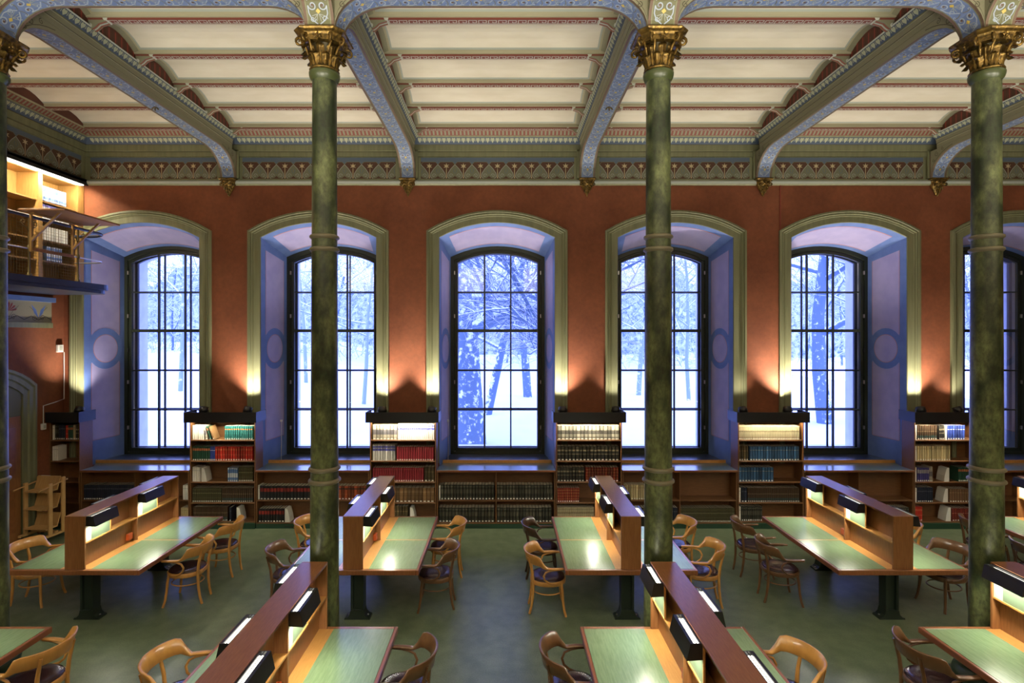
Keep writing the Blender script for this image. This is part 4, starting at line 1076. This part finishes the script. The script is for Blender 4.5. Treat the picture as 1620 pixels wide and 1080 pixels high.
# ---- uplights on the canopies
def uplight_mesh():
    m = MB(); T = Matrix.Rotation(math.radians(-28), 4, 'X')
    m.lathe([(.035, -.05), (.055, -.045), (.062, 0), (.062, .05), (.055, .052), (.052, .02), (.01, .0)], blacks, (0, 0), 16, T=Matrix.Translation((0, 0, .075)) @ T)
    m.box(-.07, .07, -.012, .012, .0, .012, blacks); m.box(-.07, -.062, -.012, .012, 0, .085, blacks); m.box(.062, .07, -.012, .012, 0, .085, blacks)
    m.lathe([(.04, 0), (.04, .008)], blacks, (0, 0), 12); return m
um = uplight_mesh().mesh('uplight')
UPL = [(140, 'above the corner bookcase at the far left', .8), (318, 'left, on the canopy left of the second window', 0), (388, 'right, on the canopy left of the second window', 1), (603, 'left, on the canopy left of the middle window', 1),
       (682, 'right, on the canopy left of the middle window', 1), (891, 'left, on the canopy right of the middle window', 1), (976, 'right, on the canopy right of the middle window', .25),
       (1179, 'left, on the canopy left of the fifth window', .15), (1250, 'right, on the canopy left of the fifth window', 1.6), (1463, 'left, on the canopy right of the fifth window', 1), (1522, 'right, on the canopy right of the fifth window', .2)]
for n_, (px, lb, pw) in enumerate(UPL):
    x = bX(px) if n_ else bX(119); y = YB + .10
    o = bpy.data.objects.new('uplight', um); COL.objects.link(o); o.location = (x, y, 2.2155); o.scale = (1.3, 1.3, 1.15); o.rotation_euler = (0, 0, rnd.uniform(-.4, .4)); tag(o, 'small black uplight, ' + lb, 'uplight')
    if pw:
        left = (n_ % 2 == 1)
        tx = x + (-.10 if left else .10)
        if n_ == 0: tx = x + .10
        l = lamp('uplight_beam', 'SPOT', (x, YB + .02, 2.40), 300 * pw, (1.0, .88, .74) , size=.04, spot=math.radians(105), blend=.9)
        aim(l, (tx, YW, 4.5))
# ================================================================== DESKS
DL, DW, TH = 2.10, 1.71, .75
def desk_proto():
    r = empty('reading_desk')
    # x across (centre 0), y from near end 0 to far end DL
    h = DW / 2; m = MB(); m.box(-h + .02, h - .02, .02, DL - .02, TH - .045, TH - .004, wood); m.build('table_top', r)
    m = MB()
    for a in ((-h, -h + .035, 0, DL), (h - .035, h, 0, DL)): m.bbox(a[0], a[1], a[2], a[3], TH - .064, TH, woodr, .006)
    for a in ((-h + .035, h - .035, 0, .05), (-h + .035, h - .035, DL - .05, DL)): m.bbox(a[0], a[1], a[2], a[3], TH - .064, TH, wood, .006)
    m.build('edge_lipping', r)
    m = MB(); m.box(-.20, .20, .05, DL - .05, TH - .01, TH + .0005, woody); m.box(-h + .035, -.20, DL / 2 - .012, DL / 2 + .012, TH - .01, TH + .0005, woody); m.box(0.20, h - .035, DL / 2 - .012, DL / 2 + .012, TH - .01, TH + .0005, woody); m.build('oak_strip', r)
    for s in (-1, 1):
        for k in (0, 1):
            x0, x1 = (0.20, h - .035) if s > 0 else (-h + .035, -.20); y0 = .05 if k == 0 else DL / 2 + .012; y1 = DL / 2 - .012 if k == 0 else DL - .05
            m = MB(); m.box(x0, x1, y0, y1, TH - .01, TH + .0005, lino); m.build('green_inlay', r)
    # spine
    sw = .13; y0, y1 = .03, DL - .03; z0, zt = TH + .0005, 1.437
    sp = MB(); sp.box(-.012, .012, y0 + .025, y1 - .025, z0, zt - .025, woodv); sp = sp.build('spine', r)
    for y in (y0, y1 - .025):
        m = MB(); m.bbox(-sw, sw, y, y + .025, z0, zt - .0, woodv, .003); m.build('end_panel', sp)
    m = MB(); m.bbox(-sw - .002, sw + .002, y0 + .025, y1 - .025, zt - .025, zt, wood, .003); m.build('top_board', sp)
    zs = 1.09; L = (y1 - y0 - .05); ym = (y0 + y1) / 2
    for s in (-1, 1):
        R = Matrix.Identity(4) if s > 0 else (Matrix.Translation((0, DL, 0)) @ Matrix.Rotation(PI, 4, 'Z'))
        m = MB(); m.box(.012, sw - .004, y0 + .025, y1 - .025, zs - .018, zs, woody, T=R); m.build('shelf', sp)
        m = MB(); m.box(.012, sw - .004, ym - .011, ym + .011, z0, zs - .018, woodv, T=R); m.box(.012, sw - .004, ym - .011, ym + .011, zs, zt - .025, woodv, T=R); m.build('divider', sp)
        m = MB(); m.box(sw * .35, sw * .38, y0 + .025, y1 - .025, z0, zs - .018, woodv, T=R); m.build('lower_back_board', sp)
        m = MB(); m.bbox(sw * .38, sw * .38 + .045, ym - .14, ym - .05, z0 + .04, z0 + .13, orangeb, .004, T=R); m.build('socket_box', sp)
        for k in (0, 1):
            ya = (y0 + .03 if k == 0 else ym + .02); lb = ya + .44
            la = empty('lamp', parent=r)
            m = MB()      # hood: trapezoid section, open slit on top
            sec = [(sw - .012, 1.42), (sw + .028, 1.425), (sw + .030, 1.418), (sw + .030, 1.418)]
            hood = [(sw - .010, 1.300), (sw + .118, 1.292), (sw + .088, 1.425), (sw - .010, 1.425)]
            for y in (ya, lb - .008): m.prism(hood, 1, y, y + .008, blacks, T=R)
            q = lambda x, z: (x, z)
            m.prism([(sw + .118, 1.292), (sw + .112, 1.292), (sw + .082, 1.425), (sw + .088, 1.425)], 1, ya + .008, lb - .008, blacks, T=R)
            m.prism([(sw - .010, 1.300), (sw - .004, 1.300), (sw - .004, 1.425), (sw - .010, 1.425)], 1, ya + .008, lb - .008, blacks, T=R)
            m.box(sw - .004, sw + .018, ya + .008, lb - .008, 1.417, 1.425, blacks, T=R); m.box(sw + .062, sw + .084, ya + .008, lb - .008, 1.417, 1.425, blacks, T=R)
            m.box(sw + .037, sw + .041, ya + .008, lb - .008, 1.417, 1.424, blacks, T=R)
            m.build('hood', la)
            m = MB(); m.box(sw + .012, sw + .068, ya + .03, lb - .03, 1.385, 1.405, tubem, T=R); m.build('tube', la)
            m = MB(); m.box(sw - .018, sw - .012, ya, ya + .10, zs, 1.31, diffw, T=R); m.build('white_panel', la)
            m = MB(); m.box(sw - .018, sw - .012, ya + .10, lb, zs, 1.31, diffm, T=R); m.box(sw - .02, sw - .004, lb, lb + .012, zs, 1.42, woody, T=R); m.build('green_panel', la)
    for y in (.30, DL - .30):
        m = MB()
        m.box(-.085, .085, y - .035, y + .035, .03, TH - .055, irong); m.box(-.085, -.055, y - .07, y + .07, .03, TH - .055, irong); m.box(.055, .085, y - .07, y + .07, .03, TH - .055, irong)
        m.prism([(-.17, 0), (.17, 0), (.165, .02), (.13, .03), (.10, .06), (.085, .12), (-.085, .12), (-.10, .06), (-.13, .03), (-.165, .02)], 1, y - .075, y + .075, irong)
        m.box(-.5, .5, y - .04, y + .04, TH - .075, TH - .045, irong)
        for sx in (-.13, .13): m.lathe([(.012, .03), (.012, .04)], chrome, (sx, y), 8)
        m.build('pedestal', r)
    return r
d0 = desk_proto()
ROWB, ROWA = 7.0, 3.56
DK = [(-1, ROWB, 'leftmost in the window row'), (0, ROWB, 'second from left in the window row'), (1, ROWB, 'third from left in the window row'),
      (2, ROWB, 'fourth from left in the window row'), (3, ROWB, 'rightmost in the window row'),
      (-1, ROWA, 'its corner at the bottom left'), (0, ROWA, 'near one left of the centre aisle'), (1, ROWA, 'near one right of the centre aisle'), (2, ROWA, 'near one at the bottom right')]
for i, (k, y, lb) in enumerate(DK):
    d = d0 if i == 0 else copy_tree(d0)
    x = colx(k) - (.02 if k != 2 else .04); d.location = (x, y, 0); tag(d, 'green-topped wooden double desk with lamps, ' + lb, 'desk', 'double reading desks')
    for s in (-1, 1):
        for q in (0, 1):
            yl = (.03 + .03 if q == 0 else DL / 2 + .02) + .22
            if s < 0: yl = DL - yl
            lamp('desk_lamp_light', 'AREA', (x + s * (.13 + .075), y + yl, 1.30), 8.0, TUBE, rot=(0, math.radians(-14 * s), 0), size=.05, size_y=.38)
            if y + yl > 4.2: lamp('desk_lamp_uplight', 'AREA', (x + s * (.13 + .04), y + yl, 1.428), 1.2, TUBE, rot=(PI, 0, 0), size=.05, size_y=.38)

# ================================================================== CHAIRS (local +x is the way the sitter faces)
def chair_proto(wd, name):
    r = empty('bentwood_armchair')
    # seat ring and cushion
    def ring(rx, ry, z, n=28):
        out = []
        for k in range(n):
            a = 2 * PI * k / n; x = rx * math.cos(a); y = ry * math.sin(a)
            sq = 1 + .06 * abs(math.sin(2 * a)); out.append((x * sq, y * sq, z))
        return out
    m = MB()
    m.grid([ring(.185, .185, .400), ring(.212, .212, .400), ring(.220, .220, .41), ring(.220, .220, .452), ring(.212, .212, .462), ring(.18, .18, .462)], wd, closed=True); m.build('seat_frame', r)
    m = MB(); m.grid([ring(.200, .200, .448), ring(.208, .208, .462), ring(.200, .200, .476), ring(.165, .165, .487), ring(.10, .10, .484), ring(.04, .04, .480)], leather, closed=True); m.face(ring(.04, .04, .480), leather); m.build('seat_cushion', r)
    for s in (-1, 1):
        m = MB(); m.tube([(.150, s * .160, .44), (.165, s * .172, .33), (.172, s * .180, .2), (.185, s * .192, .08), (.205, s * .205, 0)], [.019, .018, .016, .015, .0155], wd, 8); m.build('leg', r)
        m = MB(); m.tube([(-.235, s * .125, 0), (-.212, s * .130, .10), (-.195, s * .135, .25), (-.190, s * .140, .42), (-.205, s * .145, .58), (-.235, s * .150, .72), (-.248, s * .152, .775)], [.0155, .016, .018, .019, .017, .015, .014], wd, 8); m.build('leg', r)
        m = MB()         # curved arm support: from arm front, back and down to the seat ring
        m.tube([(.145, s * .262, .658), (.08, s * .265, .655), (.01, s * .262, .645), (-.045, s * .258, .62), (-.070, s * .250, .565), (-.055, s * .240, .51), (-.01, s * .232, .468), (.05, s * .226, .448), (.10, s * .212, .442)], [.009, .011, .012, .012, .012, .012, .012, .011, .008], wd, 8); m.build('arm_support', r)
    # stretcher ring
    m = MB(); pts = []
    for k in range(24):
        a = 2 * PI * k / 24; pts.append((.178 * math.cos(a) * (1.06 if math.cos(a) > 0 else 1.06), .165 * math.sin(a), .275))
    m.tube(pts, .0095, wd, 7, closed=True); m.build('stretcher', r)
    # bow: arms and back rail in one sweep
    m = MB(); rows = []; N = 36
    for i in range(N + 1):
        t = -1 + 2 * i / N                # -1 = front of one arm, 0 = middle of back, 1 = front of the other
        s = 1 if t > 0 else -1; a = abs(t)
        if a > .50:
            k = (a - .50) / .50; x = -.03 + .225 * k; y = s * (.262 - .004 * k + .012 * math.sin(k * PI)); dx, dy = 1, 0
        else:
            ang = a / .50 * PI / 2; x = -.03 - .235 * math.cos(ang); y = s * .262 * math.sin(ang); dx, dy = math.sin(ang), s * math.cos(ang)
        # blend back plate -> arm
        bk = min(1, max(0, (.50 - a) / .14)); bk = bk * bk * (3 - 2 * bk)
        topz = .684 + .156 * bk - .018 * (1 - min(1, a / .3)) * 0; botz = .662 + .040 * bk
        wh = .011 + .013 * (1 - bk)                # half thickness across
        if a > .93: wh *= 1 - (a - .93) / .07 * .45
        nx, ny = (0, s) if a > .5 else (-math.cos(a / .5 * PI / 2), s * math.sin(a / .5 * PI / 2))
        lean = .030 * bk
        sec = [(-wh, botz), (-wh * .6, botz - .004), (wh * .6, botz - .004), (wh, botz), (wh + lean * .3, (botz + topz) / 2), (wh + lean, topz - .004), (wh * .5 + lean, topz), (-wh * .5 + lean, topz), (-wh + lean, topz - .004), (-wh + lean * .3, (botz + topz) / 2)]
        rows.append([(x + nx * o, y + ny * o, z) for o, z in sec])
    m.grid(rows, wd, closed=True, flip=True); m.face(rows[0], wd); m.face(list(reversed(rows[-1])), wd); m.build('back_rail', r)
    for ch in r.children:
        for v in ch.data.vertices: v.co.x *= 1.10; v.co.y *= 1.10
    return r
protos = {}
CH = [ # x, y, rotation deg, tone, label
 (-6.65, 7.74, 4, 'l', 'honey bentwood armchair, nearer one on the left side of the leftmost window-row desk'),
 (-6.63, 8.80, 0, 'l', 'bentwood armchair mostly hidden behind the leftmost window-row desk'),
 (-4.53, 7.78, 184, 'l', 'honey bentwood armchair, nearer one on the right side of the leftmost window-row desk'),
 (-4.50, 8.64, 178, 'l', 'honey bentwood armchair, farther one on the right side of the leftmost window-row desk'),
 (-2.99, 7.60, 10, 'd', 'brown bentwood armchair left of the second column, nearer seat'),
 (-3.02, 8.70, 0, 'l', 'honey bentwood armchair half hidden behind the second column, far seat'),
 (-.96, 7.62, 182, 'd', 'brown bentwood armchair, nearer one on the left of the centre aisle by the windows'),
 (-.93, 8.60, 182, 'l', 'honey bentwood armchair, farther one on the left of the centre aisle'),
 (.60, 7.52, 0, 'l', 'honey bentwood armchair, nearer one on the right of the centre aisle by the windows'),
 (.60, 8.56, 0, 'k', 'dark brown bentwood armchair, farther one on the right of the centre aisle'),
 (2.78, 7.70, 172, 'l', 'honey bentwood armchair just right of the third column, nearer seat'),
 (2.72, 8.66, 180, 'l', 'honey bentwood armchair peeping out beside the third column, far seat'),
 (3.95, 7.80, -6, 'd', 'brown bentwood armchair, nearer one left of the fourth window-row desk'),
 (3.95, 8.64, 0, 'd', 'brown bentwood armchair, farther one left of the fourth window-row desk'),
 (6.16, 7.62, 188, 'd', 'brown bentwood armchair behind the corner of the fourth window-row desk, right side'),
 (6.22, 8.62, 180, 'l', 'honey bentwood armchair showing behind the end panel of the fourth window-row desk'),
 (7.72, 8.72, 0, 'd', 'brown bentwood armchair left of the rightmost column, far row'),
 (7.62, 7.72, 6, 'k', 'almost black bentwood armchair at the right frame edge'),
 (-4.55, 5.25, 172, 'l', 'large honey bentwood armchair at the bottom left corner'),
 (-2.98, 5.02, 8, 'l', 'large honey bentwood armchair left of the near left desk'),
 (-.96, 5.12, 176, 'd', 'brown bentwood armchair at the bottom, left of the centre aisle'),
 (.66, 5.14, 2, 'd', 'brown bentwood armchair at the bottom, right of the centre aisle'),
 (2.60, 5.04, 184, 'l', 'large honey bentwood armchair right of the near right desk'),
 (4.14, 5.23, 0, 'd', 'large brown bentwood armchair at the bottom right desk'),
]
for (x, y, a, t, lb) in CH:
    if t not in protos: protos[t] = c = chair_proto({'l': bent_l, 'd': bent_d, 'k': bent_k}[t], t)
    else: c = copy_tree(protos[t])
    c.location = (x, y, 0); c.rotation_euler = (0, 0, math.radians(a)); tag(c, lb, 'chair', 'bentwood armchairs')

# ================================================================== BOOK TROLLEY
tr = empty('book_trolley', (-8.56, 10.12, 0), math.radians(-6)); tag(tr, 'birch book trolley with three shelves standing by the corner bookcase', 'trolley')
tw, td = .25, .22
for x in (-tw, tw):
    for y in (-.13, .13):
        m = MB(); m.bbox(x - .018, x + .018, y - .035, y + .035, .12, 1.06 if y < 0 else 1.12, birch, .004); m.build('post', tr)
    m = MB(); m.bbox(x - .03, x + .03, -td - .03, td + .03, .085, .125, birch, .004); m.build('foot', tr)
    m = MB(); m.tube([(x - .0, -td - .14, .97), (x, td + .0, 1.06)], .014, birch, 8); m.build('handle', tr)
    for y in (-td + .02, td - .02):
        m = MB(); m.lathe([(.012, -.012), (.034, -.012), (.037, 0), (.034, .012), (.012, .012)], blacks, (0, 0), 14, T=Matrix.Translation((x, y, .037)) @ Matrix.Rotation(PI / 2, 4, 'Y')); m.box(x - .02, x + .02, y - .012, y + .012, .06, .086, blacks); m.build('wheel', tr)
for z in (.22, .58, .90):
    m = MB(); m.bbox(-tw + .018, tw - .018, -.20, .04, z, z + .018, birch, .003); m.prism([(.02, z + .02), (.04, z + .02), (.11, z + .24), (.09, z + .24)], 0, -tw + .018, tw - .018, birch); m.build('shelf', tr)
m = MB(); m.box(-tw, tw, -.03, .03, .125, .15, birch); m.build('cross_bar', tr)
m = MB(); m.prism([(.072, 1.06), (.076, 1.06), (.101, 1.145), (.097, 1.145)], 0, -.17, .02, whitel); m.build('notice', tr)
# thin chrome poles standing on the niche counters
for (px, py, lb) in ((445, 0, 'second'), (709, 1, 'middle'), (150, 2, 'leftmost')):
    if py == 2: continue
    y = YW + .40; x = (px - 798) * y / FPX
    m = MB(); m.tube([(0, 0, 0), (0, 0, .86)], .009, chrome, 8); m.bbox(-.02, .02, -.02, .02, .83, .87, whitel, .004); m.lathe([(.02, 0), (.02, .006)], chrome, (0, 0), 12)
    o = m.build('blind_rod'); o.location = (x, y, 1.1405); tag(o, 'thin pale rod standing on the counter at the left of the %s window' % lb, 'rod')

# ================================================================== OUTSIDE: snow and trees
GZ = -1.0
m = MB(); rows = []
for j in range(24):
    y = YWIN + 1.0 + (j / 23) ** 1.8 * 160
    row = []
    for i in range(26):
        x = -120 + i * 6.2
        bank = 2.6 * max(0, min(1, (-(x) - 4 - (y - 20) * .12) / 18)) * max(0, min(1, (y - 22) / 20))
        row.append((x, y, GZ + .12 * math.sin(x * .3 + y * .2) + bank + max(0, (y - 60)) * .015))
    rows.append(row)
m.grid(rows, snow, smooth=True, flip=False); tag(m.build('snowy_ground'), 'snow covered park ground outside the windows', 'snow', kind='structure')
def tree(name, loc, hgt, rad, seed, depth, spread, label, twigs=3, droop=0, lean=0, low=.35, far=False):
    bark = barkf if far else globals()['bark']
    R = random.Random(seed); m = MB()
    def grow(p, d, L, r, lv):
        n = 4 if lv < 2 else 3; pts = [p]; rr = [r]; dd = d.copy()
        for i in range(n):
            dd = (dd + Vector((R.uniform(-1, 1), R.uniform(-1, 1), R.uniform(-.6, .8) - droop * (lv > 1))) * (.10 if lv == 0 else .26)).normalized()
            pts.append(pts[-1] + dd * L / n); rr.append(r * (1 - .5 * (i + 1) / n))
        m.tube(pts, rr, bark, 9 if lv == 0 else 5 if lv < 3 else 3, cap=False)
        if lv >= depth: return
        k = twigs + (3 if lv == 0 else 1 if lv < 3 else 0)
        for i in range(k):
            f = low + (1 - low) * (i + R.random() * .8) / k if lv == 0 else .2 + .8 * (i + R.random()) / k
            j = min(int(f * n), n - 1); q = pts[j].lerp(pts[j + 1], f * n - j)
            ax = Vector((R.uniform(-1, 1), R.uniform(-1, 1), R.uniform(-.2, .6))).normalized()
            nd = (dd * (.55 if lv else .35) + ax * spread).normalized()
            grow(q, nd, L * R.uniform(.52, .74) * (1 if lv else .85), rr[j] * (.55 if lv == 0 else .62), lv + 1)
    grow(Vector((0, 0, -.2)), Vector((lean, 0, 1)).normalized(), hgt, rad, 0)
    o = m.build(name); o.location = loc; return tag(o, label, 'tree', 'snowy park trees')
def tw_(px, Y): return (px - 798) * Y / FPX
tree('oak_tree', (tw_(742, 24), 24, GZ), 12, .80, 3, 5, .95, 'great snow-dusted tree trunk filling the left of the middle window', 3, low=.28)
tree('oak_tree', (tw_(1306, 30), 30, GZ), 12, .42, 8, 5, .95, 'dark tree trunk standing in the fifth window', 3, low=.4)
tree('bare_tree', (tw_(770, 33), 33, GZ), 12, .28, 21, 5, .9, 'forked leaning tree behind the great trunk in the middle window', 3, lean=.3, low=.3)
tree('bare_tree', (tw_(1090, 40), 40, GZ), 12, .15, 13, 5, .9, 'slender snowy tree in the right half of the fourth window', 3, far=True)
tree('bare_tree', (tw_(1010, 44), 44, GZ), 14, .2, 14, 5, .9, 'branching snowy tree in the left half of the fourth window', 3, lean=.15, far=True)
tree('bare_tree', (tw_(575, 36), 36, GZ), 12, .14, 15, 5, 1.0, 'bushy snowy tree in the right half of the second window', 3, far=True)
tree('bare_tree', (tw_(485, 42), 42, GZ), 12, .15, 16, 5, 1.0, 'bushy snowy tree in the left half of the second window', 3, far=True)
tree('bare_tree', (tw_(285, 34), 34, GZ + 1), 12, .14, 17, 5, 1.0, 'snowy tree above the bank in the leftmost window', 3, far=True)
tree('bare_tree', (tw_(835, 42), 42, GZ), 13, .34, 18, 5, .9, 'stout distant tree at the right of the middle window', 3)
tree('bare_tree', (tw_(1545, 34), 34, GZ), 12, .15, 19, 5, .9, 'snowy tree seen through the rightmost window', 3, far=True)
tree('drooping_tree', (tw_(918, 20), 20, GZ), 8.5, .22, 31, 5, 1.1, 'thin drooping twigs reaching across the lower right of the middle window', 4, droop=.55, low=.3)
base = [o for o in COL.objects if o.name.startswith('bare_tree')]
Rf = random.Random(77); m = MB()
for j in range(26):
    Y = Rf.uniform(66, 105); px = 190 + (j + Rf.random()) * 1430 / 26
    me = base[j % len(base)].data; s = Rf.uniform(.9, 1.3)
    M = Matrix.Translation((tw_(px, Y), Y, GZ + .3)) @ Matrix.Rotation(Rf.uniform(0, 6.28), 4, 'Z') @ Matrix.Scale(s, 4)
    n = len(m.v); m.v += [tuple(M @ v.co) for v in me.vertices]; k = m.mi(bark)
    for p in me.polygons: m.f.append(tuple(n + i for i in p.vertices)); m.m.append(k); m.sm.append(True)
# frosted brushwood: fine snowy twigs, dusk haze put into their blue tone
Rb = random.Random(9)
hazy_frost = mat('haze_tinted_frosted_twigs', (0.16, 0.24, 0.34), 0.9, c2=(0.70, 0.74, 0.85), scale=.9, detail=6, ramp=(.35, .55))
for j in range(5200):
    Y = Rb.uniform(62, 90); px = Rb.uniform(170, 1640); p = Vector((tw_(px, Y), Y, GZ + Rb.uniform(.5, 15)))
    d = Vector((Rb.uniform(-1, 1), Rb.uniform(-.4, .4), Rb.uniform(.0, 1.2))).normalized(); pts = [p]
    for i in range(4): d = (d + Vector((Rb.uniform(-1, 1), 0, Rb.uniform(-1, .8))) * .4).normalized(); pts.append(pts[-1] + d * Rb.uniform(.3, .9))
    m.tube(pts, [.05, .042, .034, .026, .015], hazy_frost, 3, cap=False)
    for q in (1, 2, 3):
        e = (d + Vector((Rb.uniform(-1, 1), 0, Rb.uniform(-1, 1))) * .9).normalized(); m.tube([pts[q], pts[q] + e * .5, pts[q] + e * 1.0 + Vector((0, 0, Rb.uniform(-.2, .3)))], [.025, .02, .012], hazy_frost, 3, cap=False)
tag(m.build('treeline'), 'distant haze-tinted frosted woods closing the view across the snowy park', 'woods', kind='stuff')

# hazy backing of far woods, the haze mixed into its blue-grey colour
woodm = mat('haze_tinted_distant_woods', (0.15, 0.22, 0.36), 0.95, c2=(0.62, 0.66, 0.78), scale=1.1, detail=14, ramp=(.40, .60))
m = MB(); rows = []; Rw = random.Random(4); ridge = [Rw.uniform(-1.6, 1.6) for i in range(160)]
for j in range(9):
    rows.append([(-125 + i * 1.6, 112 + j * 1.2 + Rw.uniform(-.6, .6), -1.2 + (j / 8) ** .7 * (17.5 + ridge[i] + 3 * math.sin(i * .21)) + Rw.uniform(-.5, .5)) for i in range(160)])
m.grid(rows, woodm, smooth=False); tag(m.build('hill'), 'haze-tinted frosted wooded rise far across the snowy park', 'hill', kind='structure')
